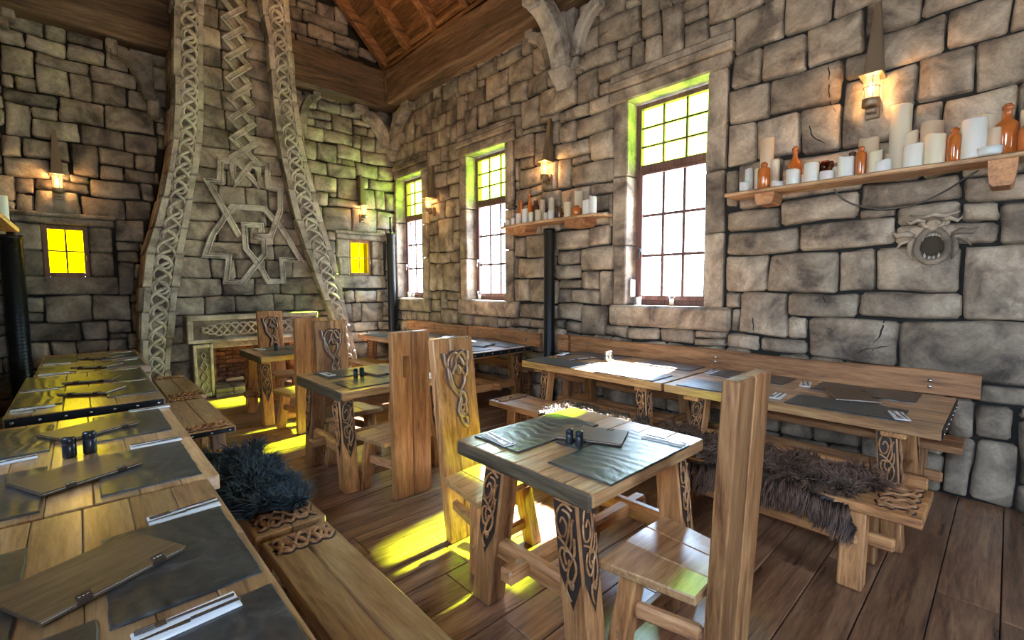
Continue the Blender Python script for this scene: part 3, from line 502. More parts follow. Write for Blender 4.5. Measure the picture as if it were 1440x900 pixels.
# --- roof: rafters and boards on a 45 degree pitch
ce = sroot('ceiling'); RX, RZ = 1.9, 10.15 - 1.9                    # ridge; underside of boards: z = 10.15 - x on the right
def roofpt(x, y, off): return Vector((x + off * .7071, y, 10.15 - x + off * .7071))
def mirror(v): return Vector((2 * RX - v[0], v[1], v[2]))
rnd = random.Random(41)
for sgn in (0, 1):
    st = 0.0; Lr = (5.25 - RX) * 1.4142
    while st < Lr:                                                   # boards run along y, stepping down the slope
        w_ = .23
        y0 = YF - .2
        while y0 < YW + .3:
            y1 = min(y0 + rnd.uniform(2.5, 4), YW + .4)
            def f(x, y, z, sgn=sgn, st=st):
                xx = RX + (st + x) * .7071; v = roofpt(xx, y, .16 + z); return mirror(v) if sgn else v
            mb = MB(); mb.box(.004, y0 + .004, 0, w_ - .004, y1, .03, .003, f); ob('roof_board', mb, ROOFW('Y'), ce); y0 = y1
        st += w_
    for k in range(15):
        y = 8.3 - k * .85
        def f(x, yy, z, sgn=sgn, y=y):
            v = roofpt(RX + x * .7071, y + yy, z); return mirror(v) if sgn else v
        mb = MB(); mb.box(0, -.07, -.0, Lr, .07, .16, .012, f); ob('rafter', mb, ROOFW('X'), ce)
    for st in (1.1, 2.3, 3.5):
        def f(x, yy, z, sgn=sgn, st=st):
            v = roofpt(RX + (st + x) * .7071, yy, z); return mirror(v) if sgn else v
        mb = MB(); mb.box(0, YF, .05, .09, YW, .16, .01, f); ob('purlin', mb, ROOFW('Y'), ce)
for sgn in (0, 1):
    def f(x, yy, z, sgn=sgn):
        v = roofpt(RX + x * .7071, yy, z); return mirror(v) if sgn else v
    mb = MB(); mb.box(-.3, YF - .3, .2, Lr + .3, YW + .4, .26, .004, f); ob('roof_deck', mb, ROOFW('Y'), ce)
# eaves filler between wall head and roof
mb = MB(); mb.box(XW - .3, YF, 5.64, XW + JW, YW, 5.70, .005); mb.box(XW + .05, YF, 5.64, XW + JW + .3, YW + .3, 5.95, .005); ob('wall_plate', mb, ROOFW('Y'), ce)
mb = MB(); mb.box(XL - .35, YF, 5.64, XL + .3, YW, 5.70, .005); mb.box(XL - .7, YF, 5.64, XL, YW + .3, 5.95, .005); ob('wall_plate', mb, ROOFW('Y'), ce)
# --- timber beams
def rough_beam(name, x0, y0, z0, x1, y1, z1, axis, seed):
    import bmesh
    mb = MB(); mb.box(x0, y0, z0, x1, y1, z1, .03); me = mesh(mb, name, BEAMW(axis)); b = bmesh.new(); b.from_mesh(me)
    ax = {'X': 0, 'Y': 1}[axis]; L = (x1 - x0, y1 - y0)[ax]
    ed = [e for e in b.edges if abs((e.verts[0].co - e.verts[1].co)[ax]) > L * .8]
    bmesh.ops.subdivide_edges(b, edges=ed, cuts=int(L / .12), use_grid_fill=True); r_ = random.Random(seed)
    for v in b.verts:
        t_ = v.co[ax]; s = .012 * math.sin(t_ * 2.1 + seed) + .008 * math.sin(t_ * 5.3 + 1)
        v.co.z += s * (1 if v.co.z > (z0 + z1) / 2 else .8); v.co[1 - ax] += .01 * math.sin(t_ * 3.1 + v.co.z * 4)
    bmesh.ops.recalc_face_normals(b, faces=b.faces); b.to_mesh(me); b.free()
    o = bpy.data.objects.new(name, me); COL.objects.link(o); return struct(o)
rough_beam('trim_1', XW - .315, YF, 5.0, XW + .02, YW - .33, 5.63, 'Y', 1)
rough_beam('trim_2', 2.3, YW - .315, 4.94, XW - .32, YW + .02, 5.62, 'X', 2)
rough_beam('trim_3', XL, YW - .315, 4.90, 1.24, YW + .02, 5.60, 'X', 3)
rough_beam('trim_4', XL, YF, 5.0, XL + .32, YW - .33, 5.63, 'Y', 4)
rough_beam('trim_5', XL, 3.92, 5.16, XW - .2, 4.28, 5.66, 'X', 5)
rough_beam('trim_6', XW - .33, YW - .34, 4.97, XW + .02, YW + .02, 5.63, 'X', 6)
# ------------------------------------------------------------------ FIREPLACE AND CHIMNEY BREAST
def fy(u, v, n): return (u, 7.95 - n, v)
XO = ([0, .87, 1.47, 2.02, 2.28, 2.6, 2.92, 3.51, 4.16, 4.85, 5.48, 8.4], [.55, .58, .62, .69, .76, .87, .925, 1.045, 1.10, 1.13, 1.16, 1.2])
XI = ([0, .64, 1.24, 1.93, 2.63, 3.14, 3.65, 4.15, 5.6, 8.4], [.86, .89, .975, 1.075, 1.215, 1.305, 1.39, 1.44, 1.51, 1.55])
RI = ([0, 1.02, 1.39, 1.98, 2.44, 3.13, 3.85, 4.56, 5.25, 5.9, 8.4], [3.32, 3.2, 3.036, 2.845, 2.67, 2.533, 2.413, 2.36, 2.336, 2.244, 2.15])
RO = ([0, .36, 1.26, 2.1, 2.8, 3.27, 3.93, 4.65, 5.36, 6.07, 8.4], [3.62, 3.57, 3.40, 3.24, 3.05, 2.926, 2.78, 2.70, 2.67, 2.645, 2.55])
fp = thing('stone_fireplace', 'tall flared stone fireplace and chimney breast with carved knotwork bands', 'fireplace', (0, 0, 0))
rnd = random.Random(77)
mb = MB()                                                            # dark core of the breast behind the facing stones
zs = [1.2, 1.6, 2.0, 2.6, 3.2, 4.0, 5.0, 6.0, 8.5]
for z0, z1 in zip(zs[:-1], zs[1:]):
    def f(x, y, z, z0=z0, z1=z1):
        a, b = (interp(z, *XO) + .06, interp(z, *RO) - .06); return (a + (b - a) * x, y, z)
    mb.box(0, 8.13, z0, 1, YW + .02, z1, 0, f)
for a, b in ((.64, 1.36), (2.58, 3.5)): mb.box(a, 8.13, 0, b, YW + .02, 1.2, 0)
ob('chimney_core', mb, M_MORTAR, fp)
def fC(u, v, n): return (u, 8.13 - n, v)
z = 1.19                                                             # facing stones of the breast
row = [.27, .27, .30, .24, .28, .26, .30, .24, .3, .28, .3, .26, .3, .27, .3, .3, .3, .3, .3, .3, .3, .3, .3, .3]
for h in row:
    if z > 7.4: break
    a, b = interp(z + h / 2, *XI) - .05, interp(z + h / 2, *RI) + .05; n = max(3, int(round((b - a) / rnd.uniform(.34, .46))))
    cuts = [0] + sorted((i + rnd.uniform(-.22, .22)) / n for i in range(1, n)) + [1]
    for c0, c1 in zip(cuts[:-1], cuts[1:]):
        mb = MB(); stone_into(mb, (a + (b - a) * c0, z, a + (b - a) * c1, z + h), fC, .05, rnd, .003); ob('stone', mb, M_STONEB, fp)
    z += h
for (a, b) in ((.98, 1.10), (2.86, 3.12)):                           # stones beside the mantel
    z = 0
    while z < 1.15:
        h = min(rnd.uniform(.24, .34), 1.19 - z); mb = MB(); stone_into(mb, (a - .1, z, b + .05, z + h), fC, .05, rnd, .003); ob('stone', mb, M_STONEB, fp); z += h
def strip(name, lo, hi, z0, z1, n0, n1, b=.012, mat=None):
    q = [(lo(z0), z0 + .003), (hi(z0), z0 + .003), (hi(z1), z1 - .003), (lo(z1), z1 - .003)]
    mb = MB(); mb.slab(q, n0, n1, b, fy); return ob(name, mb, mat or M_PALE, fp)
def pilaster(A, B, outer_left):
    z = 0.0; rr = random.Random(5 if outer_left else 6); prev = None
    a = lambda t: (lambda z_: interp(z_, *A) + (interp(z_, *B) - interp(z_, *A)) * t)
    while z < 7.9:
        h = rr.uniform(.34, .5); z1 = z + h
        j0, j1 = rr.uniform(-.012, .012), rr.uniform(-.012, .012)
        strip('band_panel', a(.17), a(.83), z, z1, -.25, -.005 + rr.uniform(-.004, .004), .008, M_STONEB)
        lo, hi = a(0), a(.22); strip('edge_stone', (lambda z_, f=lo: f(z_) + j0), hi, z, z1, -.25, .03 + rr.uniform(-.008, .012), .014)
        lo2, hi2 = a(.78), a(1.0); strip('edge_stone', lo2, (lambda z_, f=hi2: f(z_) + j1), z, z1, -.25, .03 + rr.uniform(-.008, .012), .014)
        # side facing stone that turns the corner to the wall
        for (y0, y1) in ((7.965, 8.22), (8.22, YW + .02)) if rr.random() < .55 else ((7.965, YW + .02),):
            mb = MB(); o_ = rr.uniform(0, .03)
            def f(x, y, z_, o_=o_):
                xa, xb = interp(z_, *A), interp(z_, *B)
                return (xa - o_ - .01 + x * .3, y, z_) if outer_left else (xb + o_ + .01 - x * .3, y, z_)
            mb.box(0, y0 + .004, z + .004, .5, y1 - .004, z1 - .004, .02, f); ob('side_stone', mb, M_STONEB, fp)
            mb = MB()
            if y0 < 8:
                def g(x, y, z_):
                    xa, xb = interp(z_, *A), interp(z_, *B); return (xb - .1 * x, y, z_) if outer_left else (xa + .1 * x, y, z_)
                mb.box(0, 7.97, z + .004, 1, 8.14, z1 - .004, .012, g); ob('return_stone', mb, M_STONEB, fp)
        z = z1
    # interlaced band
    cen = lambda z_: (interp(z_, *A) + interp(z_, *B)) / 2; hw = lambda z_: (interp(z_, *B) - interp(z_, *A)) * .27
    mb = MB(); P = .52; r = .023
    for s in range(3):
        pts = []; t = .05
        while t < 7.8:
            ph = 2 * math.pi * t / P + s * 2.0944; o_ = math.sin(ph); o_ = math.copysign(abs(o_) ** .8, o_)
            pts.append((cen(t) + hw(t) * o_, 7.955 - .02 - .013 * math.cos(2 * ph + .6), t)); t += .032
        mb.tube(pts, r, 6, flat=1.0, nrm=(0, -1, 0))
    t = .2
    while t < 7.7:
        mb.tube([(cen(t) + hw(t) * .72 * math.cos(q), 7.955 - .026, t + .085 * math.sin(q)) for q in [2 * math.pi * k / 12 for k in range(12)]], r * .85, 6, closed=True, nrm=(0, -1, 0)); t += P / 2 * 1.333
    ob('interlaced_band', mb, M_KNOT, fp)
pilaster(XO, XI, True); pilaster(RI, RO, False)
# big raised knot on the breast: twin-ridged flat band along a path
def p3(L, s=3.0, ox=180, oy=150):
    out = []
    for a, b in L:                                                   # metres on the face of the breast, y = 8.05
        out.append((a, b))
    return out
KN = [(a_, b_) for a_, b_ in D_KNOT]
def ridge(path, closed=False, wd=.030, y=8.068):
    mb = MB(); P = [Vector((p[0], y, p[1])) for p in path]; m = len(P)
    def off(d):
        out = []
        for i, p in enumerate(P):
            a = (p - P[i - 1]) if (closed or i > 0) else (P[1] - p); b = (P[(i + 1) % m] - p) if (closed or i < m - 1) else a
            a = Vector((a.x, 0, a.z)).normalized(); b = Vector((b.x, 0, b.z)).normalized(); na = Vector((-a.z, 0, a.x)); nb = Vector((-b.z, 0, b.x))
            n = na + nb; n = n / max(.35, n.length_squared / 2) if n.length > .1 else na
            out.append(p + n * d)
        return out
    for d in (-wd, wd): mb.tube(off(d), .0165, 6, closed=closed, nrm=(0, -1, 0))
    mb.tube([p + Vector((0, .012, 0)) for p in off(0)], .036, 6, closed=closed, nrm=(0, -1, 0), flat=.4)
    return mb
for k, (path, cl) in enumerate(KN):
    ob('carved_knot_band', ridge(path, cl, y=(8.062 if k < 2 else 8.050 - .006 * (k % 2))), M_KNOT, fp)
    if k < 2:
        for i in range(len(path) - 1):
            if path[i + 1][0] < path[i][0]: ob('carved_knot_band', ridge(path[i:i + 2], False, y=8.05), M_KNOT, fp)
# mantel slab with framed interlace
def box(name, x0, y0, z0, x1, y1, z1, b, mat, par, fn=None): mb = MB(); mb.box(x0, y0, z0, x1, y1, z1, b, fn); return ob(name, mb, mat, par)
box('mantel', 1.07, 7.78, .80, 2.86, 8.3, 1.19, .02, M_STONEB, fp)
for (a, b, c, d) in ((1.07, 1.12, 2.86, 1.19), (1.07, .80, 2.86, .85), (1.07, .85, 1.14, 1.12), (2.79, .85, 2.86, 1.12)): box('mantel_frame', a, 7.75, b, c, 7.80, d, .012, M_PALE, fp)
mb = MB()
for s in range(4):
    pts = []; t = 0
    while t <= 1.46:
        ph = 2 * math.pi * t / .42 + s * 1.5708; pts.append((1.24 + t, 7.772 - .008 * math.cos(2 * ph + .7), .985 + .088 * math.sin(ph) * min(1, .35 + t * 3, .35 + (1.46 - t) * 3))); t += .024
    mb.tube(pts, .0135, 6, nrm=(0, -1, 0))
ob('mantel_interlace', mb, M_PALE, fp)
for x0, x1 in ((1.13, 1.37), (2.56, 2.80)):
    box('jamb_pillar', x0, 7.80, 0, x1, 8.3, .80, .02, M_STONEB, fp, lambda x, y, z, x0=x0: (x + (1.965 - x) * (.05 * (z / .8)) * 0, y, z))
    for (a, b, c, d) in ((x0, .03, x0 + .04, .78), (x1 - .04, .03, x1, .78), (x0 + .04, .73, x1 - .04, .78), (x0 + .04, .03, x1 - .04, .08)): box('pillar_frame', a, 7.775, b, c, 7.81, d, .008, M_PALE, fp)
    mb = MB(); cx_ = (x0 + x1) / 2
    for (zc, hh, ww) in ((.62, .055, .028), (.46, .09, .045), (.31, .09, .045), (.17, .09, .045)):
        mb.tube([(cx_, 7.795, zc + hh), (cx_ + ww, 7.79, zc), (cx_, 7.795, zc - hh), (cx_ - ww, 7.79, zc)], .012, 6, closed=True, nrm=(0, -1, 0))
    ob('diamond_carving', mb, M_PALE, fp)
box('fire_lintel', 1.37, 7.9, .70, 2.56, 8.3, .80, .015, M_STONEB, fp)
box('firebox_side', 1.34, 8.02, .12, 1.44, 8.46, .72, .005, M_BRICK, fp); box('firebox_side', 2.48, 8.02, .12, 2.58, 8.46, .72, .005, M_BRICK, fp)
box('firebox_back', 1.4, 8.44, .1, 2.54, 8.52, .8, .002, M_MORTAR, fp)
z = .13; k = 0
while z < .70:
    x = 1.44 - (.1 if k % 2 else 0)
    while x < 2.48:
        a, b = max(x, 1.44), min(x + .2, 2.48)
        if b - a > .03: box('brick', a + .003, 8.39 - rnd.uniform(0, .006), z, b - .003, 8.45, z + .06, .005, M_BRICK, fp)
        x += .2
    z += .066; k += 1
x = 1.37; k = 0                                                      # raised hearth
while x < 2.58:
    wv = rnd.uniform(.18, .26); x1 = min(x + wv, 2.58)
    for zz in (0, .062): box('hearth_brick', x + .003, 7.74 + rnd.uniform(0, .008), zz + .002, x1 - .003, 7.93, zz + .060, .006, M_STONEB, fp)
    box('hearth_stone', x + .002, 7.93, .0, x1 - .002, 8.44, .122 + rnd.uniform(0, .004), .006, M_STONEB, fp)
    x = x1
LOGW = wood('split_log', (.3, .2, .12), (.5, .36, .22), (.68, .52, .36), 'X', rough=.8)
for i, (x, y, z, rz, L, r) in enumerate(((1.98, 8.03, .175, .1, .26, .045), (2.1, 8.25, .172, -.1, .28, .042), (2.32, 8.08, .175, 1.45, .26, .045), (2.1, 8.14, .25, .2, .3, .04), (1.7, 8.15, .165, .05, .24, .035))):
    mb = MB(); mb.lathe([(r * .9, -L / 2), (r, -L / 2 + .01), (r * 1.04, 0), (r, L / 2 - .01), (r * .9, L / 2)], n=9, axis='X', sq=.85)
    o = ob('firewood_log', mb, LOGW); o.location = (x, y, z); o.rotation_euler = (0, 0, rz)
    tag(o, ['short split log lying foremost left in the firebox', 'split log lying against the firebox back', 'split log turned end-on at the right of the firebox', 'split log lying topmost on the small log pile', 'thin dark log lying apart at the left of the firebox'][i], 'log', 'firewood in the fireplace')
# ------------------------------------------------------------------ STONE CORBELS under the beams
def corbel_arc(mb, p0, p1, side, wd, th, steps=10, belly=.3):
    """bracket from wall foot p0 to head p1, swept as a concave-convex arc; side = width direction"""
    p0, p1 = Vector(p0), Vector(p1); d = p1 - p0; hor = Vector((d.x, d.y, 0)); ver = Vector((0, 0, d.z)); S = Vector(side).normalized()
    pts = [p0 + hor * (1 - math.cos(a)) + ver * math.sin(a) for a in [math.pi / 2 * k / steps for k in range(steps + 1)]]
    hn = hor.normalized(); vs = []; fs = []
    for i, p in enumerate(pts):
        a = math.pi / 2 * i / steps; nrm = (-hn * math.cos(a) + Vector((0, 0, 1)) * math.sin(a)) * -1
        out = Vector((hn.x * math.cos(a), hn.y * math.cos(a), -math.sin(a)))
        t = th * (1 + .25 * math.sin(i / steps * math.pi))
        for (su, o_) in ((-1, .0), (-1, .8), (-.7, 1), (.7, 1), (1, .8), (1, 0)): vs.append(tuple(p + S * (su * wd / 2) + out * (o_ * t)))
    for i in range(steps):
        for k in range(6): l = (k + 1) % 6; fs.append((i * 6 + k, i * 6 + l, (i + 1) * 6 + l, (i + 1) * 6 + k))
    fs.append(tuple(range(6))); fs.append(tuple(steps * 6 + k for k in range(6))[::-1]); mb.add(vs, fs, False)
cb = thing('stone_corbel', 'large carved stone corbel under the roof beam above the middle candle shelf', 'corbel', (XW, 4.0, 4.1), group='stone corbels')
mb = MB(); corbel_arc(mb, (-.06, 0, .18), (-.62, 0, .92), (0, 1, 0), .24, .17); ob('curved_bracket', mb, M_PALE, cb)
mb = MB(); mb.box(-.26, -.15, 0, .03, .15, .2, .02, lambda x, y, z: (x * (.55 + .45 * z / .2), y * (.62 + .38 * z / .2), z - (.04 if z < .01 and x < -.1 else 0))); ob('foot_block', mb, M_PALE, cb)
mb = MB(); mb.box(-.09, -.16, .2, .02, .16, 1.06, .015); mb.box(-.13, -.03, .25, -.08, .03, 1.0, .01); ob('back_panel', mb, M_PALE, cb)
mb = MB(); mb.box(-.78, -.17, .90, -.42, .17, 1.0, .02); mb.box(-.84, -.19, .99, -.40, .19, 1.09, .02); mb.box(-.70, -.15, .80, -.45, .15, .90, .02); ob('stepped_head', mb, M_PALE, cb)
for s in (-1, 1):
    mb = MB(); corbel_arc(mb, (-.09, s * .16, .3), (-.09, s * .58, .85), (1, 0, 0), .13, .11); mb.box(-.16, s * .58 - .07, .82, .0, s * .58 + .07, .96, .015); mb.box(-.14, s * .2 - .06, .17, .0, s * .2 + .06, .29, .015); ob('side_brace', mb, M_PALE, cb)
cc = thing('stone_corbel', 'double-armed stone corbel in the corner of window wall and fireplace wall', 'corbel', (XW, YW, 4.05), group='stone corbels')
mb = MB(); mb.box(-.22, -.22, 0, .0, .0, .2, .02, lambda x, y, z: (x * (.5 + .5 * z / .2), y * (.5 + .5 * z / .2), z)); ob('foot_block', mb, M_STONEB, cc)
mb = MB(); corbel_arc(mb, (-.15, -.1, .18), (-.66, -.1, .8), (0, 1, 0), .2, .15); mb.box(-.86, -.2, .74, -.6, .0, .88, .02); ob('curved_bracket', mb, M_STONEB, cc)
mb = MB(); corbel_arc(mb, (-.1, -.15, .18), (-.1, -.66, .85), (1, 0, 0), .2, .15); mb.box(-.2, -.86, .78, .0, -.6, .92, .02); ob('curved_bracket', mb, M_STONEB, cc)
def side_corbel(x, z, dx, dz, label):
    t = thing('stone_corbel', label, 'corbel', (x, YW, z), group='stone corbels')
    mb = MB(); corbel_arc(mb, (0, -.1, 0), (dx, -.1, dz), (0, 1, 0), .2, .12); ob('curved_bracket', mb, M_STONEB, t)
    s = 1 if dx > 0 else -1
    mb = MB(); mb.box(min(dx, dx + s * .12), -.22, dz - .06, max(dx, dx + s * .12), 0, dz + .07, .02); mb.box(min(dx, dx + s * .06) - .02, -.2, dz - .14, max(dx, dx + s * .06), 0, dz - .05, .015); ob('stepped_head', mb, M_STONEB, t)
    mb = MB(); mb.box(-.05 if s > 0 else -.09, -.18, -.22, .09 if s > 0 else .05, 0, .04, .02); ob('foot_block', mb, M_STONEB, t)
    mb = MB(); mb.slab([(0, .1), (dx * .5, dz * .9), (dx * .9, dz), (0, dz)][::1], 0, .06, .01, lambda u, v, n: (u, -n, v)); ob('back_panel', mb, M_STONEB, t)
side_corbel(.94, 4.2, -.38, .62, 'slanting stone corbel on the back wall left of the chimney')
side_corbel(2.86, 4.15, .26, .72, 'small stone corbel on the back wall right of the chimney')
side_corbel(-.86, 4.3, .36, .55, 'stone corbel at the top left end of the back wall')
# ------------------------------------------------------------------ POLES
def pole(x, y, r, z1, label, thin=None, twist=False):
    t = thing('iron_pole', label, 'pole', (x, y, 0), group='black iron poles')
    mb = MB(); mb.lathe([(r * 1.25, 0), (r * 1.25, .05), (r, .07), (r, z1 - .06), (r * 1.12, z1 - .05), (r * 1.12, z1)], n=20); ob('shaft', mb, M_IRON, t)
    mb = MB(); pts = []; k = 0; pitch = .045 if twist else .09
    while k * pitch / 10 < z1 - .2: a = 2 * math.pi * k / 10; pts.append((r * math.cos(a), r * math.sin(a), .1 + k * pitch / 10)); k += 1
    mb.tube(pts, .007 if twist else .003, 4, nrm=(0, 0, 1)); ob('spiral_seam', mb, M_IRON, t)
    if thin: mb = MB(); mb.lathe([(.02, z1 - .01), (.02, z1 + thin)], n=10); mb.lathe([(.035, z1 + .04), (.035, z1 + .09)], n=10); ob('thin_pipe', mb, M_IRON, t)
pole(XW - .14, 4.20, .072, 2.34, 'black iron pole under the middle candle shelf on window wall')
pole(4.53, 8.34, .082, 2.62, 'black iron pole in the far corner beside the small right window', thin=.32)
pole(-.57, 8.33, .1, 2.24, 'thick twisted black iron pole at the left end of back wall', twist=True)
# ------------------------------------------------------------------ WALL LANTERNS
M_LAMP = bpy.data.materials.new('lit_lantern_glass'); M_LAMP.use_nodes = True; t_ = M_LAMP.node_tree; t_.nodes.clear()
o_ = N(t_, 'ShaderNodeOutputMaterial'); e_ = N(t_, 'ShaderNodeEmission'); e_.inputs[0].default_value = (1, .55, .16, 1); e_.inputs[1].default_value = 2.6
tr_ = N(t_, 'ShaderNodeBsdfTransparent'); mx_ = N(t_, 'ShaderNodeMixShader'); mx_.inputs[0].default_value = .45
t_.links.new(tr_.outputs[0], mx_.inputs[1]); t_.links.new(e_.outputs[0], mx_.inputs[2]); t_.links.new(mx_.outputs[0], o_.inputs[0])
M_BULB = plain('bulb_glow', (1, .7, .3), .4, emit=(1, .72, .35), estr=9)
def lantern(loc, rz, label):
    t = thing('wall_lantern', label, 'lamp', loc, rz, 'wall lanterns')     # local -x points into the room
    mb = MB(); mb.box(-.11, -.062, .22, .02, .062, .78, .006, lambda x, y, z: (x * (1.0 - .75 * (z - .22) / .56), y * (1.0 - .7 * (z - .22) / .56), z)); ob('spike_plate', mb, M_BRONZE, t)
    mb = MB(); mb.box(-.20, -.075, .20, .01, .075, .215, .004, lambda x, y, z: (x, y, z + .02 * (-.2 - x))); ob('top_plate', mb, M_BRONZE, t)
    mb = MB(); mb.lathe([(.042, .035), (.045, .05), (.045, .185), (.04, .195)], c=(-.115, 0, 0), n=14); ob('glass_cylinder', mb, M_LAMP, t)
    mb = MB(); mb.lathe([(.008, .06), (.02, .09), (.022, .12), (.012, .15), (.004, .16)], c=(-.115, 0, 0), n=10); ob('bulb', mb, M_BULB, t)
    mb = MB()
    for k in range(6): a = math.pi / 3 * k + .3; mb.beam((-.115 + .052 * math.cos(a), .052 * math.sin(a), .03), (-.115 + .052 * math.cos(a), .052 * math.sin(a), .2), .006, .006, .001)
    for z in (.115, .185): mb.tube([(-.115 + .052 * math.cos(a), .052 * math.sin(a), z) for a in [2 * math.pi * k / 16 for k in range(16)]], .004, 5, closed=True)
    ob('cage', mb, M_BRONZE, t)
    mb = MB(); mb.lathe([(.035, -.03), (.058, -.025), (.058, .03), (.05, .035)], c=(-.115, 0, 0), n=16); ob('cup', mb, M_BRONZE, t)
    mb = MB(); mb.box(-.12, -.03, -.07, .02, .03, -.045, .004); mb.box(-.05, -.045, -.1, .02, .045, .05, .004)
    for s in (-1, 1): mb.lathe([(.012, 0), (.012, .02), (.006, .028)], c=(-.02, s * .03, -.075), n=8)
    ob('wall_bracket', mb, M_BRONZE, t)
    l = bpy.data.lights.new('lantern_light', 'POINT'); l.energy = LAMP_W; l.color = (1, .52, .18); l.shadow_soft_size = .03
    o = bpy.data.objects.new('lantern_light', l); COL.objects.link(o); o.parent = t; o.location = (-.115, 0, .125)
    return t
LAMP_W = 48.0
lantern((XW - .03, .82, 3.0), 0, 'lit wall lantern above the long candle shelf, nearest the camera')
lantern((XW - .03, 4.28, 3.02), 0, 'lit wall lantern above the middle candle shelf')
lantern((XW - .03, 7.07, 2.93), 0, 'lit wall lantern between the two farther tall windows')
lantern((4.0, YW - .03, 2.9), math.pi / 2, 'lit wall lantern above the small right window by chimney')
lantern((-.12, YW - .03, 2.83), math.pi / 2, 'lit wall lantern above the small left window')
lantern((XL + .03, .85, 3.0), math.pi, 'lit wall lantern on the left wall beside the camera, outside the picture')
lantern((XL + .03, 4.28, 3.0), math.pi, 'lit wall lantern halfway along the left wall, outside the picture')
ll = bpy.data.lights.new('roof_lamp', 'POINT'); ll.energy = 32; ll.color = (1, .5, .16); ll.shadow_soft_size = .08
lo = bpy.data.objects.new('roof_lamp', ll); COL.objects.link(lo); lo.location = (2.9, 6.2, 6.3)
# ------------------------------------------------------------------ FURNITURE
SWIRL = [[(-.75, .04), (-.2, .0), (.45, .06), (.8, .2), (.6, .33), (.1, .32), (-.15, .22), (.15, .14), (.42, .2)],
         [(-.8, .12), (-.55, .2), (-.5, .36), (-.1, .46), (.5, .45), (.72, .55), (.4, .66), (.0, .62), (-.1, .54)],
         [(.8, .36), (.2, .4), (-.5, .5), (-.65, .62), (-.3, .74), (.2, .76), (.35, .86), (.05, .95)],
         [(-.75, .3), (-.7, .44), (-.25, .56), (.1, .7), (-.1, .82), (-.3, .76)],
         [(.1, .06), (-.45, .1), (-.3, .28), (.3, .5), (.15, .6)]]
CHAIRKNOT = [[(-.85, .03), (-.78, .16), (-.5, .27), (-.4, .4), (-.15, .49), (.3, .55), (.5, .64), (.32, .73), (.02, .8), (.12, .9), (.38, .955), (.48, .88), (.3, .83)],
             [(.85, .03), (.85, .13), (.5, .2), (.3, .1), (-.1, .045), (-.5, .1), (-.62, .24), (-.55, .4), (-.2, .52), (.12, .62), (.02, .72), (.2, .8), (.45, .78), (.4, .7), (.15, .69)],
             [(-.3, .3), (-.05, .2), (.25, .24), (.55, .33), (.75, .27), (.7, .13), (.4, .05), (.1, .1), (-.05, .2), (.15, .3), (.35, .24)],
             [(.5, .33), (.42, .43), (.15, .52), (.05, .62), (-.1, .72), (-.08, .8), (.18, .83)]]
def carve(strands, fn, W, H, r, n1=.004, plate=True, wide=2.6):
    """returns (recess mesh, strand mesh); fn(u,v,n) with u in metres across, v metres down"""
    a = MB(); b = MB()
    for k, s in enumerate(strands):
        P = catmull([(u * W / 2, v * H, 0) for u, v in s], 5)
        pts = [fn(p.x, p.y, n1 + r * .35 + r * .35 * math.sin(i * .55 + k * 2)) for i, p in enumerate(P)]
        b.tube(pts, r, 6)
        N0 = Vector(fn(0, 0, 1)) - Vector(fn(0, 0, 0)); N0.normalize()
        a.tube([fn(p.x, p.y, .0008) for p in P], r * wide, 8, nrm=N0, flat=.12)
    return a, b
def splay(x0, x1, y0, y1, zt, sx, sy):
    """leg with its foot pushed out by (sx, sy)"""
    def f(x, y, z): k = 1 - z / zt; return (x + sx * k, y + sy * k, z)
    return f
def add_leg(par, x0, x1, y0, y1, zt, sx, sy, faces, mat, strand, carvz=.42, name='leg'):
    f = splay(x0, x1, y0, y1, zt, sx, sy); mb = MB(); mb.box(x0, y0, 0, x1, y1, zt, .008, f); leg = ob(name, mb, mat, par)
    for (ax, s) in faces:
        w_ = (y1 - y0) if ax == 'x' else (x1 - x0)
        def g(u, v, n, ax=ax, s=s):
            z = zt - .03 - v
            if ax == 'x': return Vector(f((x0 - n) if s < 0 else (x1 + n), (y0 + y1) / 2 + u * (-s), z))
            return Vector(f((x0 + x1) / 2 + u * s, (y0 - n) if s < 0 else (y1 + n), z))
        a, b = carve(SWIRL, g, w_ * .86, carvz, w_ * .042, wide=2.2)
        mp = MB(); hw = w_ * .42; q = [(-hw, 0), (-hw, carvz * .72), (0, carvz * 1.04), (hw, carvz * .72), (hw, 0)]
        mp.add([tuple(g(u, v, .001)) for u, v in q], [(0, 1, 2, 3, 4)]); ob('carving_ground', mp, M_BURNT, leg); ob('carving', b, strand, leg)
    return leg
def tabletop(t, x0, x1, y0, y1, z, th, n, along, mat, rnd, dark_end=False):
    if along == 'Y':
        w_ = (x1 - x0) / n
        for i in range(n):
            cut = y0 + (y1 - y0) * rnd.uniform(.35, .65) if i % 2 else None
            for (a, b) in ([(y0, cut), (cut, y1)] if cut else [(y0, y1)]):
                mb = MB(); mb.box(x0 + w_ * i + .001, a + .0008, z - th, x0 + w_ * (i + 1) - .001, b - .0008, z - rnd.uniform(0, .0012), .0035); ob('board', mb, mat, t)
    else:
        w_ = (y1 - y0) / n
        for i in range(n):
            mb = MB(); mb.box(x0 - rnd.uniform(0, .004), y0 + w_ * i + .001, z - th, x1, y0 + w_ * (i + 1) - .001, z - rnd.uniform(0, .0012), .004); ob('board', mb, mat, t)
def metal_band(t, x0, x1, y, z, th, s):
    mb = MB(); ya, yb = sorted((y + s * .001, y + s * .007)); mb.box(x0 + .01, ya, z - th + .008, x1 - .01, yb, z - .006, .002); b = ob('metal_band', mb, M_IRON, t)
    ms = MB(); n = int((x1 - x0) / .13)
    for i in range(n + 1): ms.lathe([(.011, 0), (.009, s * .005), (.004, s * .008)], c=(x0 + .04 + (x1 - x0 - .08) * i / n, y + s * .006, z - th / 2), n=10, axis='Y')
    ob('stud', ms, M_STEEL, b)['kind'] = 'stuff'
TZ = .80
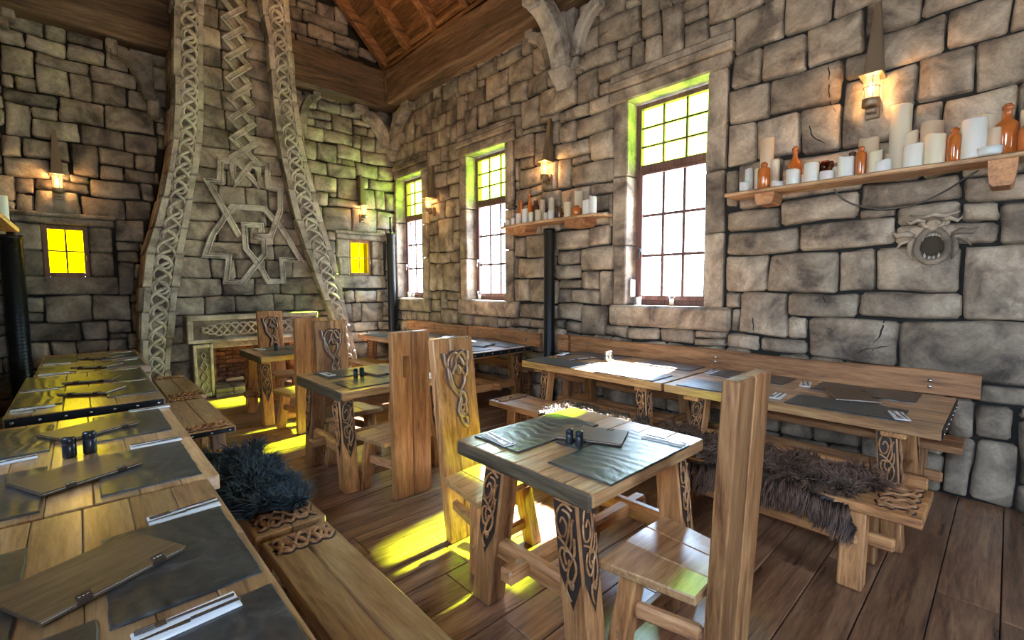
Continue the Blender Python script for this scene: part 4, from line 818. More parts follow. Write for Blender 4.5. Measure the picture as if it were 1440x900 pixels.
def small_table(x0, x1, y0, y1, label, seed):
    rnd = random.Random(seed); t = thing('small_table', label, 'table', (x0, y0, 0), group='small carved tables'); W, L = x1 - x0, y1 - y0
    tabletop(t, 0, W, 0, L, TZ, .06, 6, 'X', OAKL('X'), rnd)
    for (a, b) in ((.08, .2), (L - .2, L - .08)): mb = MB(); mb.box(.02, a, TZ - .075, W - .02, b, TZ - .06, .004); ob('batten', mb, OAK('X'), t)
    mb = MB(); mb.box(-.012, .01, TZ - .085, .012, L - .01, TZ - .004, .01, lambda x, y, z: (x, y, z + (.012 * math.sin(y * 31) if z < TZ - .05 else 0))); ob('dark_edge_board', mb, M_DKOAK, t)
    lw = .115
    for (xa, sx, fx) in ((.005, -.0, -1), (W - lw - .005, .0, 1)):
        for (ya, sy, fy_) in ((.09, -.09, -1), (L - lw - .24, .12, 1)):
            add_leg(t, xa, xa + lw, ya, ya + lw + .02, TZ - .06, sx, sy, [('x', fx), ('y', fy_)] if fy_ < 0 else [('x', fx)], OAK('Z'), OAK('Y'))
        mb = MB(); xm = xa + lw / 2; mb.beam((xm, .06, .31), (xm, L - .18, .31), .07, .1, .02); ob('side_rail', mb, OAK('Y'), t)
    mb = MB(); mb.beam((-.09, L * .47, .31), (W + .09, L * .47, .31), .075, .07, .012); ob('cross_beam', mb, OAK('X'), t)
    return t
M_DKOAK = wood('dark_edge_oak', (.05, .035, .02), (.1, .07, .04), (.17, .12, .07), 'Y', rough=.6, bump=.6)
T_A = small_table(1.402, 2.335, 1.05, 1.93, 'small carved oak table nearest the camera in the middle of the floor', 1)
T_B = small_table(1.41, 2.345, 3.385, 4.385, 'small carved oak table behind the front small table', 2)
T_C = small_table(1.47, 2.36, 5.74, 6.68, 'small carved oak table farthest back, by the fireplace', 3)
def long_table(x0, x1, y0, y1, label, seed, near_band=False, carved=-1):
    rnd = random.Random(seed); t = thing('long_table', label, 'table', (x0, y0, 0), group='long oak tables'); W, L = x1 - x0, y1 - y0; th = .065
    tabletop(t, 0, W, 0, L, TZ, th, 6, 'Y', OAKL('Y'), rnd)
    for (a, b) in ((.15, .27), (L - .27, L - .15)): mb = MB(); mb.box(.03, a, TZ - th - .04, W - .03, b, TZ - th, .006); ob('batten', mb, OAK('X'), t)
    if near_band: metal_band(t, 0, W, 0, TZ, th, -1)
    lw = .105; zt = TZ - th
    for (ya, sy) in ((.20, -.06), (L - .20 - lw, .06)):
        for (xa, sx, f_) in ((.10, -.04, -1), (W - .10 - lw, .04, 1)):
            add_leg(t, xa, xa + lw, ya, ya + lw, zt, sx, sy, ([('x', f_)] if f_ == carved else []) + ([('y', -1)] if sy < 0 else []), OAK('Z'), OAK('Y'), .38)
        mb = MB(); mb.beam((.12, ya + lw / 2 + sy * .6, .3), (W - .12, ya + lw / 2 + sy * .6, .3), .06, .1, .012); ob('cross_rail', mb, OAK('X'), t)
    mb = MB(); mb.beam((W / 2, .08, .31), (W / 2, L - .08, .31), .06, .09, .01); ob('stretcher', mb, OAK('Y'), t)
    return t
long_table(3.42, 4.45, .22, 1.875, 'long oak table on the window side, nearest the camera, with studded end', 11, True)
long_table(3.42, 4.45, 1.90, 3.525, 'long oak table under the nearest tall window, lit white by sun', 12)
long_table(3.35, 4.38, 4.29, 5.83, 'long oak table beyond the middle iron pole, black metal band on its end', 13, True)
long_table(3.37, 4.40, 5.86, 7.40, 'farthest long oak table on the window side, in the corner', 14)
long_table(-.42, .355, .62, 2.25, 'long oak table at the bottom left corner, nearest the camera', 15, carved=1)
long_table(-.40, .40, 2.27, 3.86, 'second long oak table on the left, with black shakers', 16, carved=1)
long_table(-.385, .42, 4.15, 5.92, 'third long oak table on the left, black studded band across its end', 17, True, carved=1)
long_table(-.34, .50, 5.95, 7.68, 'farthest long oak table on the left, near the back wall', 18, carved=1)
# --- chairs (local +y is the way the chair faces; back plank at y = 0)
def make_chair(label, lean, carved, loc, rz, seed, patch=False):
    t = thing('high_back_chair', label, 'chair', loc, rz, 'high-backed plank chairs'); Hh = 1.26; hw = .158; rnd = random.Random(seed)
    def f(x, y, z): return (x, y - lean * z / Hh, z)
    split = rnd.uniform(-.02, .02) + .012
    for (a, b) in ((-hw, split - .001), (split + .001, hw)):
        mb = MB(); mb.box(a, -.031, 0, b, .031, Hh, .007, lambda x, y, z: f(x + .004 * math.sin(z * 5 + seed), y, z)); ob('back_plank', mb, OAK('Z'), t)
    if patch:
        mb = MB(); mb.box(-.075, -.0335, .92, -.012, -.028, 1.08, .002); p_ = ob('inset_patch', mb, OAK('Z'), t)
    if carved:
        g = lambda u, v, n: Vector(f(-u, .031 + n, 1.19 - v))
        a, b = carve(CHAIRKNOT, g, .225, .52, .0095, wide=2.3)
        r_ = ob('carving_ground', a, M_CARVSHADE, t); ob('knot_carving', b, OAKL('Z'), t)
    th = .048; z1 = .45
    q = [(-.21, .025), (.21, .025), (.278, .42), (-.278, .42)]
    mb = MB()
    def fs(x, y, z): k = (y - .025) / .395; w_ = .21 + (.278 - .21) * k; return (x / .278 * w_, y, z + (.006 * math.cos(x * 9) - .006 if z > z1 - .02 else 0))
    for (a, b) in ((-.278, -.09), (-.088, .1), (.102, .278)): mb.box(a, .025, z1 - th, b, .42, z1, .006, fs)
    ob('seat', mb, OAKL('X'), t)
    for s in (-1, 1):
        x = s * .17; mb = MB(); mb.box(x - .045, .27, 0, x + .045, .35, z1 - th, .008, lambda X, Y, Z: (X + s * .05 * (1 - Z / .4), Y + .05 * (1 - Z / .4), Z)); ob('leg', mb, OAK('Z'), t)
        mb = MB(); mb.beam((s * .13, .03, .25), (s * .19, .29, .25), .045, .065, .012); ob('stretcher', mb, RED('Y'), t)
    mb = MB(); mb.beam((-.25, .335, .13), (.25, .335, .13), .04, .06, .01); ob('front_rail', mb, OAK('X'), t)
    return t
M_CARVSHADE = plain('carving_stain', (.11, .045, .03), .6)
make_chair('high plank-back wooden chair nearest the camera, seat tucked at the front small table', .055, True, (1.825, .715, 0), 0, 1)
make_chair('carved high-back chair on the far side of the front small table', .165, True, (1.765, 2.315, 0), math.pi + .03, 2)
make_chair('plain-looking high plank chair back with an inset patch, behind the front chairs', .0, True, (1.80, 3.07, 0), 0, 3, True)
make_chair('carved high-back chair on the far side of the middle small table', .14, True, (1.80, 4.46, 0), math.pi, 4)
make_chair('high plank chair lit yellow, at the near side of the farthest small table', .02, True, (1.815, 5.2, 0), 0, 5)
make_chair('carved high-back chair standing farthest back, in front of the fireplace', .13, True, (1.91, 6.86, 0), math.pi, 6)
# --- benches
def end_carving(t, xc, y, z, W, D, flip, mat):
    g = lambda u, v, n: Vector((xc + u, y + (v if not flip else -v), z + n)); st = []
    for s in range(3):
        st.append([((-1 + 2 * k / 20), .5 + .42 * math.sin(2 * math.pi * k / 14 + s * 2.09)) for k in range(21)])
    st += [[(-.62 + .2 * math.cos(q), .5 + .3 * math.sin(q)) for q in [k * .7 for k in range(10)]], [(.6 + .2 * math.cos(q), .5 + .3 * math.sin(q)) for q in [k * .7 for k in range(10)]]]
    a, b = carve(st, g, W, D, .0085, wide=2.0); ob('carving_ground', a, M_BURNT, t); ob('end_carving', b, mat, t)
BZ = .475
def bench(x0, x1, y0, y1, label, seed, near=True, far=True, band=False, mat=None):
    rnd = random.Random(seed); t = thing('bench', label, 'bench', (x0, y0, 0), group='carved wooden benches'); W, L = x1 - x0, y1 - y0; th = .05; mat = mat or OAK('Y')
    for (a, b) in ((0, W * .5 - .001), (W * .5 + .001, W)):
        mb = MB(); mb.box(a, 0, BZ - th, b, L, BZ, .006, lambda x, y, z: (x + .004 * math.sin(y * 4 + seed), y, z)); ob('seat_plank', mb, mat, t)
    if near: end_carving(t, W / 2, .03, BZ, W * .82, .17, False, RED('Y'))
    if far: end_carving(t, W / 2, L - .03, BZ, W * .82, .14, True, RED('Y'))
    if band: metal_band(t, 0, W, 0, BZ, th, -1)
    for ya in (.22, L - .33):
        for (xa, sx) in ((.04, -.03), (W - .14, .03)):
            mb = MB(); mb.box(xa, ya, 0, xa + .1, ya + .11, BZ - th, .008, splay(0, 0, 0, 0, BZ - th, sx, 0)); ob('leg', mb, OAK('Z'), t)
        mb = MB(); mb.beam((.06, ya + .055, .2), (W - .06, ya + .055, .2), .05, .08, .01); ob('cross_rail', mb, OAK('X'), t)
    mb = MB(); mb.beam((W / 2, .12, .21), (W / 2, L - .12, .21), .06, .075, .014); ob('stretcher', mb, OAK('Y'), t)
    mb = MB(); mb.beam((.03, .25, .27), (.03, L - .25, .27), .035, .06, .012); ob('side_rail', mb, OAK('Y'), t)
    return t
bench(2.87, 3.335, .23, 1.84, 'carved bench under the brown sheepskin in front of the near window-side table', 21)
bench(2.90, 3.32, 1.87, 3.455, 'bench with dark end carving in front of the sunlit window-side table', 22)
bench(2.90, 3.28, 4.35, 6.9, 'plain dark bench in front of the far window-side tables', 23, False, False, mat=RED('Y'))
bench(.53, .82, .55, 2.19, 'carved bench at the bottom edge beside the nearest left table', 24, mat=OAKL('Y'))
bench(.52, .835, 2.25, 3.70, 'bench carrying the black sheepskin beside the second left table', 25, mat=OAKL('Y'))
bench(.54, .875, 4.235, 5.70, 'bench with black studded end band beside the third left table', 26, band=True, mat=OAKL('Y'))
bench(.60, .93, 5.73, 7.15, 'farthest bench on the left, ending before the fireplace', 27, mat=OAKL('Y'))
def wall_bench(y0, y1, backs, label, seed):
    t = thing('wall_bench', label, 'bench', (XW - .38, y0, 0), group='benches along the window wall'); L = y1 - y0
    mb = MB(); mb.box(0, 0, .425, .18, L, .475, .006); ob('seat_plank', mb, RED('Y'), t); mb = MB(); mb.box(.183, 0, .425, .335, L, .475, .006); ob('seat_plank', mb, RED('Y'), t)
    k = 0; n = max(2, int(L / 1.3) + 1)
    for i in range(n):
        y = .2 + (L - .5) * i / (n - 1); mb = MB(); mb.box(.05, y, 0, .14, y + .09, .425, .008, splay(0, 0, 0, 0, .425, -.02, 0)); ob('leg', mb, RED('Z'), t)
        mb = MB(); mb.box(.24, y, 0, .32, y + .09, .425, .008); ob('leg', mb, RED('Z'), t)
        mb = MB(); mb.beam((.0, y + .045, .2), (.32, y + .045, .2), .06, .075, .01); ob('cross_rail', mb, RED('X'), t)
    mb = MB(); mb.beam((.15, .1, .2), (.15, L - .1, .2), .05, .08, .012); ob('stretcher', mb, RED('Y'), t)
    for (a, b) in backs:
        mb = MB(); n = max(2, int((b - a) / .15)); P = []
        for i in range(n): 
            ya, yb = a + (b - a) * i / n, a + (b - a) * (i + 1) / n
            P.append((ya, yb))
        vs = []; fs = []
        for i in range(n + 1):
            y = a + (b - a) * i / n; lo = .755 + .02 * math.sin(y * 2.4 + 1) + (.025 if abs(y - 1.42) < .09 else 0); hi = .945 + .008 * math.sin(y * 3.7)
            for (x, z) in ((.275, lo + .006), (.281, lo), (.32, lo), (.32, hi), (.281, hi), (.275, hi - .006)): vs.append((x, y - y0, z))
        for i in range(n):
            for k in range(6): l = (k + 1) % 6; fs.append((i * 6 + k, i * 6 + l, (i + 1) * 6 + l, (i + 1) * 6 + k))
        fs.append(tuple(range(6))); fs.append(tuple(n * 6 + k for k in range(6))[::-1]); mb.add(vs, fs); bk = ob('backrest', mb, RED('Y'), t)
        ms = MB()
        for yb in ([a + .27, (a + b) / 2, b - .27] if b - a > 1 else [(a + b) / 2]):
            for zb in (.83, .875): ms.lathe([(.016, 0), (.014, -.006), (.006, -.011)], c=(.275, yb - y0, zb), n=10, axis='X')
        ob('bolt', ms, M_STEEL, bk)['kind'] = 'stuff'
wall_bench(.17, 4.0, [(.11, 3.86), (3.90, 4.08)], 'wall bench with reddish plank backrest under the near tall window', 1)
wall_bench(4.38, 8.0, [(4.40, 6.02), (6.04, 7.95)], 'wall bench with low plank backrest under the two farther windows', 2)
# ------------------------------------------------------------------ SHEEPSKINS
def sheepskin(x0, x1, y0, y1, z, n, length, mat, label, seed, drape=.12, back=.03):
    rnd = random.Random(seed); t = thing('sheepskin', label, 'sheepskin', ((x0 + x1) / 2, (y0 + y1) / 2, z)); W, L = x1 - x0, y1 - y0
    side = drape < 0; drape = abs(drape)
    def surf(u, v):                                                  # u across incl. drape
        x = -W / 2 + u * (W + drape) - drape
        ed = .04 * math.sin(v * 9 + seed) + .03 * math.sin(v * 21)
        y = -L / 2 + v * L + (.05 * math.sin(u * 7))
        if x < -W / 2: dz = (-W / 2 - x); return Vector((-W / 2 - .012, y, .012 - dz - ed * .5)), Vector((-1, 0, .15))
        return Vector((x, y, .014)), Vector((0, 0, 1))
    mb = MB(); nu, nv = 12, 20; vs = [tuple(surf(.06 + .9 * i / nu, .05 + .9 * j / nv)[0]) for j in range(nv + 1) for i in range(nu + 1)]
    fs = [(j * (nu + 1) + i, j * (nu + 1) + i + 1, (j + 1) * (nu + 1) + i + 1, (j + 1) * (nu + 1) + i) for j in range(nv) for i in range(nu)]
    mb.add(vs, fs, True); ob('hide', mb, M_LEATHER, t)
    vs = []; fs = []; tip = []
    for _ in range(n):
        u, v = rnd.random(), rnd.random(); p, nr = surf(u, v); cl = 2.2 * math.sin(u * 11 + v * 7 + seed) + 1.5 * math.sin(v * 23 + u * 5)
        lay = Vector((math.cos(cl) * .8 - .5, math.sin(cl) * .8, 0)) + Vector((rnd.uniform(-.6, .6), rnd.uniform(-.6, .6), 0))
        edge = 1 if .05 < v < .95 else 1.3
        if nr.z < .5: lay = Vector((-.25, lay.y * .5, -1.0))
        elif u < .32: lay += Vector((-.8, 0, -.1))
        ln = length * rnd.uniform(.65, 1.25) * edge; d0 = (nr * rnd.uniform(.5, .9) + lay * .6).normalized(); w_ = rnd.uniform(.0035, .006)
        sd = d0.cross(nr); sd = sd.normalized() if sd.length > .01 else Vector((1, 0, 0)); k = len(vs); q = p.copy(); d = d0.copy()
        for s in range(4):
            ww = w_ * (1, 1.15, .8, .1)[s]
            vs += [tuple(q - sd * ww), tuple(q + sd * ww), tuple(q + nr * ww * 1.1)]; tip += [s / 3] * 3
            if s < 3: q = q + d * ln / 3; d = (d + lay * .22 + Vector((0, 0, -.34))).normalized()
            if nr.z > .5 and q.z < .006 and q.x > -W / 2 - .02 and abs(q.x) < W / 2 + .02 and abs(q.y) < L / 2: q.z = .006
        for s in range(3):
            for a in range(3): b = (a + 1) % 3; fs.append((k + s * 3 + a, k + s * 3 + b, k + s * 3 + 3 + b, k + s * 3 + 3 + a))
    mb = MB(); mb.add(vs, fs, True); me = mesh(mb, 'fleece', mat); at = me.attributes.new('tip', 'FLOAT', 'POINT'); at.data.foreach_set('value', tip)
    o = bpy.data.objects.new('fleece', me); COL.objects.link(o); o.parent = t; o['kind'] = 'stuff'
    return t
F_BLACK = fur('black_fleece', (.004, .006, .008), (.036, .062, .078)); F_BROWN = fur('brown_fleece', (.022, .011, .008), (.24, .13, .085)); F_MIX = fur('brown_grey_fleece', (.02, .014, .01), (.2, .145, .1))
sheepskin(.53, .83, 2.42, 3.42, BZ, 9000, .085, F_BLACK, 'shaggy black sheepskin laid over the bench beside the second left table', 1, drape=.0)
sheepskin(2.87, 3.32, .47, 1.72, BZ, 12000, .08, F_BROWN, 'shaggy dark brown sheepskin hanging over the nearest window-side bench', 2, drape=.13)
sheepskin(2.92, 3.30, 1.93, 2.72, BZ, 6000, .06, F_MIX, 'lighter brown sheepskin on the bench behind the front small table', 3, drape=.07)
# ------------------------------------------------------------------ TABLEWARE
def slate_ob(x0, x1, y0, y1, label, z=TZ, seed=0, rz=0):
    rnd = random.Random(seed * 7 + int(x0 * 1000)); n = 9; P = []
    W, L = x1 - x0, y1 - y0
    for i in range(n): P.append((-W / 2 + W * i / n, -L / 2))
    for i in range(n + 4): P.append((W / 2, -L / 2 + L * i / (n + 4)))
    for i in range(n): P.append((W / 2 - W * i / n, L / 2))
    for i in range(n + 4): P.append((-W / 2, L / 2 - L * i / (n + 4)))
    P = [(a + rnd.uniform(-.002, .002), b + rnd.uniform(-.002, .002)) for a, b in P]; m = len(P)
    vs = [(a * 1.0, b, 0) for a, b in P] + [(a, b, .004) for a, b in P] + [(a - math.copysign(.0035, a), b - math.copysign(.0035, b), .0075) for a, b in P]
    fs = [tuple(range(2 * m, 3 * m)), tuple(range(m))[::-1]]
    for i in range(m): j = (i + 1) % m; fs += [(i, j, m + j, m + i), (m + i, m + j, 2 * m + j, 2 * m + i)]
    mb = MB(); mb.add(vs, fs); o = ob('slate_placemat', mb, M_SLATE); o.location = ((x0 + x1) / 2, (y0 + y1) / 2, z + .0005); o.rotation_euler = (0, 0, rz)
    return tag(o, label, 'placemat', 'slate placemats')
def mk_proto():
    mb = MB(); mb.box(-.105, -.0375, 0, .105, .0375, .004, .0015); mb.box(-.10, -.035, .004, .10, .012, .0065, .001, lambda x, y, z: (x, y + x * .03, z)); return mesh(mb, 'paper_napkin', M_NAPKIN)
ME_NAP = mk_proto()
def mk_knife():
    mb = MB(); mb.box(-.105, -.006, 0, .0, .006, .005, .0018); mb.box(0, -.008, .001, .11, .008, .0032, .001, lambda x, y, z: (x, y * (1 - max(0, x - .06) * 12) + .003, z)); return mesh(mb, 'table_knife', M_STEEL)
def mk_fork():
    mb = MB(); mb.box(-.1, -.005, 0, .04, .005, .004, .0015, lambda x, y, z: (x, y * (1.25 if x < -.05 else .75), z)); mb.box(.04, -.011, .0015, .062, .011, .004, .001)
    for k in range(4): mb.box(.061, -.011 + k * .0062, .0015, .1, -.008 + k * .0062 + .0006, .0035, .0005)
    return mesh(mb, 'dinner_fork', M_STEEL)
ME_KN, ME_FK = mk_knife(), mk_fork()
def put(name, me, loc, rz, label, cat, group):
    o = bpy.data.objects.new(name, me); COL.objects.link(o); o.location = loc; o.rotation_euler = (0, 0, rz); return tag(o, label, cat, group)
def cutlery(x, y, rz, where, z=TZ + .008, nap=True, d=.0):
    if nap: put('paper_napkin', ME_NAP, (x, y, z + .0005), rz, 'folded white napkin under cutlery ' + where, 'napkin', 'folded napkins'); z += .0075
    c, s = math.cos(rz), math.sin(rz); a = random.Random(int(x * 977 + y * 331)).uniform(-.12, .12)
    put('dinner_fork', ME_FK, (x - s * .016 + c * d, y + c * .016 + s * d, z + .0005), rz + math.pi + a, 'steel fork ' + where, 'fork', 'forks')
    put('table_knife', ME_KN, (x + s * .014 + c * d, y - c * .014 + s * d, z + .0005), rz + a * .6 + math.pi, 'steel knife ' + where, 'knife', 'knives')
def menu(x, y, rz, w_, d_, where, z=TZ + .009, tilt=0):
    t = thing('menu_board', 'wooden menu folder lying ' + where, 'menu', (x, y, z), rz, 'wooden menu folders')
    mb = MB(); mb.box(-w_ / 2, -d_ / 2, 0, w_ / 2, d_ / 2, .005, .0012); ob('back_cover', mb, M_MENU, t)
    mb = MB(); mb.box(-w_ / 2 + .004, -d_ / 2 + .004, .0052, w_ / 2 - .004, d_ / 2 - .004, .008, .0005); ob('pages', mb, M_NAPKIN, t)
    mb = MB(); mb.box(-w_ / 2, -d_ / 2, .0082, w_ / 2, d_ / 2, .0135, .0012); ob('front_cover', mb, M_MENU, t)
    for u in (-.24, .28):
        mb = MB(); mb.box(u * w_ - .018, -d_ / 2 - .003, -.0, u * w_ + .018, -d_ / 2 + .032, .016, .003, lambda X, Y, Z, u=u: (X + (Y + d_ / 2) * .3, Y, Z)); c = ob('leather_hinge', mb, M_LEATHER, t)
        ms = MB()
        for k in range(3): ms.lathe([(.0035, 0), (.003, .0015), (.001, .0022)], c=(u * w_ - .009 + .009 * k + .003, -d_ / 2 + .012 + .0 * k, .016), n=8)
        ob('stud', ms, M_STEEL, c)['kind'] = 'stuff'
    return t
def shaker(x, y, label, mat=None, h=.082, r=.02, holes=True):
    t = thing('shaker', label, 'shaker', (x, y, TZ + .0015), group='salt and pepper shakers'); mat = mat or M_SHAKER
    mb = MB(); mb.lathe([(r * .9, 0), (r, .004), (r, h * .62), (r * .93, h * .64), (r * .93, h * .66), (r, h * .68), (r, h * .9), (r * .8, h * .98), (r * .4, h), (.0005, h)], n=20); ob('body', mb, mat, t)
    mb = MB()
    for k in range(5): a = k * 1.2566; mb.lathe([(.0014, 0), (.0014, .0005)], c=(r * .4 * math.cos(a), r * .4 * math.sin(a), h * .995), n=6)
    ob('pour_hole', mb, M_WICK, t)['kind'] = 'stuff'
P2 = math.pi / 2
# front small table
slate_ob(1.505, 2.175, 1.045, 1.385, 'slate placemat at the near chair of the front small table', seed=1)
slate_ob(1.49, 2.13, 1.565, 1.90, 'slate placemat at the far chair of the front small table', seed=2)
slate_ob(1.735, 1.90, 1.392, 1.55, 'small square slate under the shakers on the front small table', seed=3)
menu(1.935, 1.462, math.radians(115), .34, .225, 'in the middle of the front small table', TZ + .0095)
for a, (x, y) in (('left', (1.765, 1.475)), ('right', (1.772, 1.418))): 
    shaker(x, y, 'black shaker, %s one of the pair on the front small table' % a)
cutlery(1.535, 1.755, P2 - .1, 'at the far left corner of the front small table'); cutlery(2.135, 1.165, P2 + .12, 'at the right edge of the front small table')
# middle and farthest small table
slate_ob(1.50, 2.15, 3.455, 3.80, 'slate placemat at the near chair of the middle small table', seed=4); slate_ob(1.53, 2.18, 3.965, 4.31, 'slate placemat at the far chair of the middle small table', seed=5)
shaker(1.735, 3.87, 'black shaker on the middle small table, front one of the pair'); shaker(1.80, 3.89, 'black shaker on the middle small table, rear one of the pair'); menu(2.04, 3.88, .1, .34, .24, 'on the middle small table'); cutlery(1.60, 4.16, P2, 'on the far slate of the middle small table')
slate_ob(1.56, 2.2, 5.79, 6.1, 'slate placemat at the near chair of the farthest small table', seed=6); slate_ob(1.57, 2.2, 6.29, 6.6, 'slate placemat at the far chair of the farthest small table', seed=7)
shaker(1.76, 6.2, 'dark shaker on the farthest small table by the fireplace', h=.1, r=.024); menu(2.05, 6.19, 0, .32, .18, 'on the farthest small table'); cutlery(1.64, 6.44, P2, 'on the farthest small table by the fireplace')
# long tables: (name, aisle x range, wall x range, [(y0, y1, which place)])
def rows(tname, xa, xw, ys, cut=True, off=0, seed=0, cw=None):
    for k, (y0, y1, pl) in enumerate(ys):
        slate_ob(xa[0], xa[1], y0, y1, 'slate placemat on the %s, aisle side, %s place' % (tname, pl), seed=seed + k)
        slate_ob(xw[0], xw[1], y0 + off, y1 + off, 'slate placemat on the %s, wall side, %s place' % (tname, pl), seed=seed + k + 40)
        if cut:
            cx = sum(xa) / 2; cutlery(cx + .02, y1 + .045, 0.12, 'beside the aisle-side %s slate of the %s' % (pl, tname), z=TZ + .0005)
            cx = sum(xw) / 2; cutlery(cx - .02, y0 + off - .045, math.pi + .1, 'beside the wall-side %s slate of the %s' % (pl, tname), z=TZ + .0005)
rows('bottom-left table', (.01, .335), (-.39, -.155), [(1.39, 1.915, 'far')], cut=False, off=.1, seed=1)
slate_ob(.02, .337, .74, 1.315, 'slate placemat cut by the bottom edge on the bottom-left table', seed=9); slate_ob(-.33, -.01, .93, 1.455, 'slate placemat beneath the big menu on the bottom-left table', seed=10)
cutlery(.235, 1.965, .02, 'at the far end of the bottom-left table', z=TZ + .0005); cutlery(.15, 1.295, .05, 'on the bottom slate of the bottom-left table', z=TZ + .008)
menu(-.012, 1.69, math.radians(27), .34, .245, 'across two slates on the bottom-left table')
rows('second left table', (.02, .345), (-.39, -.145), [(2.32, 2.885, 'near'), (3.165, 3.77, 'far')], cut=False, off=.0, seed=3)
cutlery(.25, 2.95, .04, 'between the aisle-side slates of the second left table', z=TZ + .0005); cutlery(.3, 3.815, .04, 'at the far end of the second left table', z=TZ + .0005); cutlery(-.29, 3.10, .1, 'on the wall side of the second left table', z=TZ + .0005)
menu(-.045, 2.655, math.radians(25), .34, .27, 'on the near half of the second left table'); menu(.005, 3.45, math.radians(27), .34, .27, 'on the far half of the second left table')
shaker(-.072, 2.985, 'black shaker with a round dent, left one on the second left table', h=.1, r=.026); shaker(.0, 2.995, 'black ringed shaker, right one on the second left table', h=.11, r=.026)
rows('third left table', (.11, .405), (-.37, -.12), [(4.42, 5.02, 'near'), (5.15, 5.78, 'far')], seed=5); rows('farthest left table', (.15, .47), (-.32, -.05), [(6.03, 6.52, 'near'), (6.8, 7.32, 'far')], seed=7)
for (x, y, r_, wh) in ((.04, 4.74, -33, 'near on the third left table'), (.05, 5.33, -18, 'far on the third left table'), (.1, 6.24, -34, 'near on the farthest left table'), (.15, 6.97, -30, 'far on the farthest left table')): menu(x, y, math.radians(r_), .32, .24, wh)
rows('near window-side table', (3.44, 3.78), (4.04, 4.40), [(.40, 1.01, 'near'), (1.2, 1.78, 'far')], cut=False, seed=11)
cutlery(3.555, .42, .3, 'on the near end slate of the window-side table', nap=True); cutlery(4.2, 1.08, .2, 'wall side of the near window-side table', z=TZ + .0005); cutlery(3.62, 1.1, .1, 'aisle side of the near window-side table', z=TZ + .0005); cutlery(4.2, 1.83, .1, 'far end of the near window-side table', z=TZ + .0005)
menu(3.97, .74, math.radians(24), .40, .26, 'on the near window-side table', TZ + .009)
rows('sunlit window-side table', (3.43, 3.75), (4.08, 4.40), [(1.98, 2.58, 'near'), (2.85, 3.48, 'far')], cut=False, seed=13)
cutlery(3.72, 2.78, .5, 'on the aisle side of the sunlit window-side table', z=TZ + .0005); cutlery(4.03, 3.47, .3, 'at the far end of the sunlit window-side table', z=TZ + .009)
menu(3.93, 3.2, math.radians(-15), .34, .24, 'on the sunlit window-side table'); shaker(4.02, 2.86, 'steel shaker, left one on the sunlit window-side table', M_SHAKERM, .1, .026); shaker(4.09, 2.87, 'steel shaker, right one on the sunlit window-side table', M_SHAKERM, .1, .026)
rows('banded far window-side table', (3.38, 3.72), (3.98, 4.33), [(4.38, 4.94, 'near'), (5.15, 5.7, 'far')], seed=15); rows('corner window-side table', (3.4, 3.74), (4.0, 4.35), [(5.96, 6.5, 'near'), (6.72, 7.25, 'far')], seed=17)
menu(3.88, 4.75, math.radians(20), .34, .24, 'on the banded far window-side table'); shaker(3.75, 6.6, 'black shaker, left one on the corner window-side table'); shaker(3.82, 6.62, 'black shaker, right one on the corner window-side table')
# ------------------------------------------------------------------ SHELVES, CANDLES, BOTTLES
def shelf(loc, y0, y1, dx, label, brackets, backboard=None, th=.035, taper=.0):
    t = thing('wall_shelf', label, 'shelf', loc, group='rustic candle shelves'); x0 = -dx
    n = 24; vs = []; fs = []
    for i in range(n + 1):
        y = y0 + (y1 - y0) * i / n; e = min(1, (i + .6) / 3, (n - i + .6) / 3) if taper else 1; xf = x0 * (.55 + .45 * e) + .008 * math.sin(y * 7)
        for (x, z) in ((xf + .012, 0), (xf, -.01), (xf + .004, -th + .006), (xf + .014, -th), (0, -th), (0, 0)): vs.append((x, y, z))
    for i in range(n):
        for k in range(6): l = (k + 1) % 6; fs.append((i * 6 + k, i * 6 + l, (i + 1) * 6 + l, (i + 1) * 6 + k))
    fs.append(tuple(range(6))); fs.append(tuple(n * 6 + k for k in range(6))[::-1]); mb = MB(); mb.add(vs, fs); ob('shelf_board', mb, SHELFW('Y'), t)
    for (yc, w_, d_, h) in brackets:
        mb = MB(); vs = []; fs = []; m = 10
        for i in range(m + 1):
            a = math.pi * i / m; hw = w_ / 2
            yy = yc - hw * math.cos(a); zz = -th - h * min(1, math.sin(a) * 1.5)
            vs += [(-d_, yy, zz), (-d_ + .0, yy, -th), (0, yy, zz), (0, yy, -th)]
        for i in range(m): a, b = i * 4, i * 4 + 4; fs += [(a, a + 1, b + 1, b), (a, b, b + 2, a + 2), (a + 2, b + 2, b + 3, a + 3)]
        mb.add(vs, fs); ob('log_bracket', mb, RED('X'), t)
    if backboard: mb = MB(); mb.box(-.022, backboard[0], .0, 0, backboard[1], backboard[2], .004); ob('back_board', mb, SHELFW('Y'), t)
    return t
ZS = 2.44
shelf((XW - .035, 0, ZS), -1.2, 1.86, .27, 'long rustic plank shelf of candles right of the nearest window', [(1.53, .16, .22, .1), (.08, .14, .25, .17)], (-.9, 1.45, .17))
shelf((XW - .035, 0, ZS), 3.28, 5.1, .27, 'rustic candle shelf above the middle iron pole', [(4.72, .42, .22, .1), (3.68, .34, .22, .1)], None, taper=1)
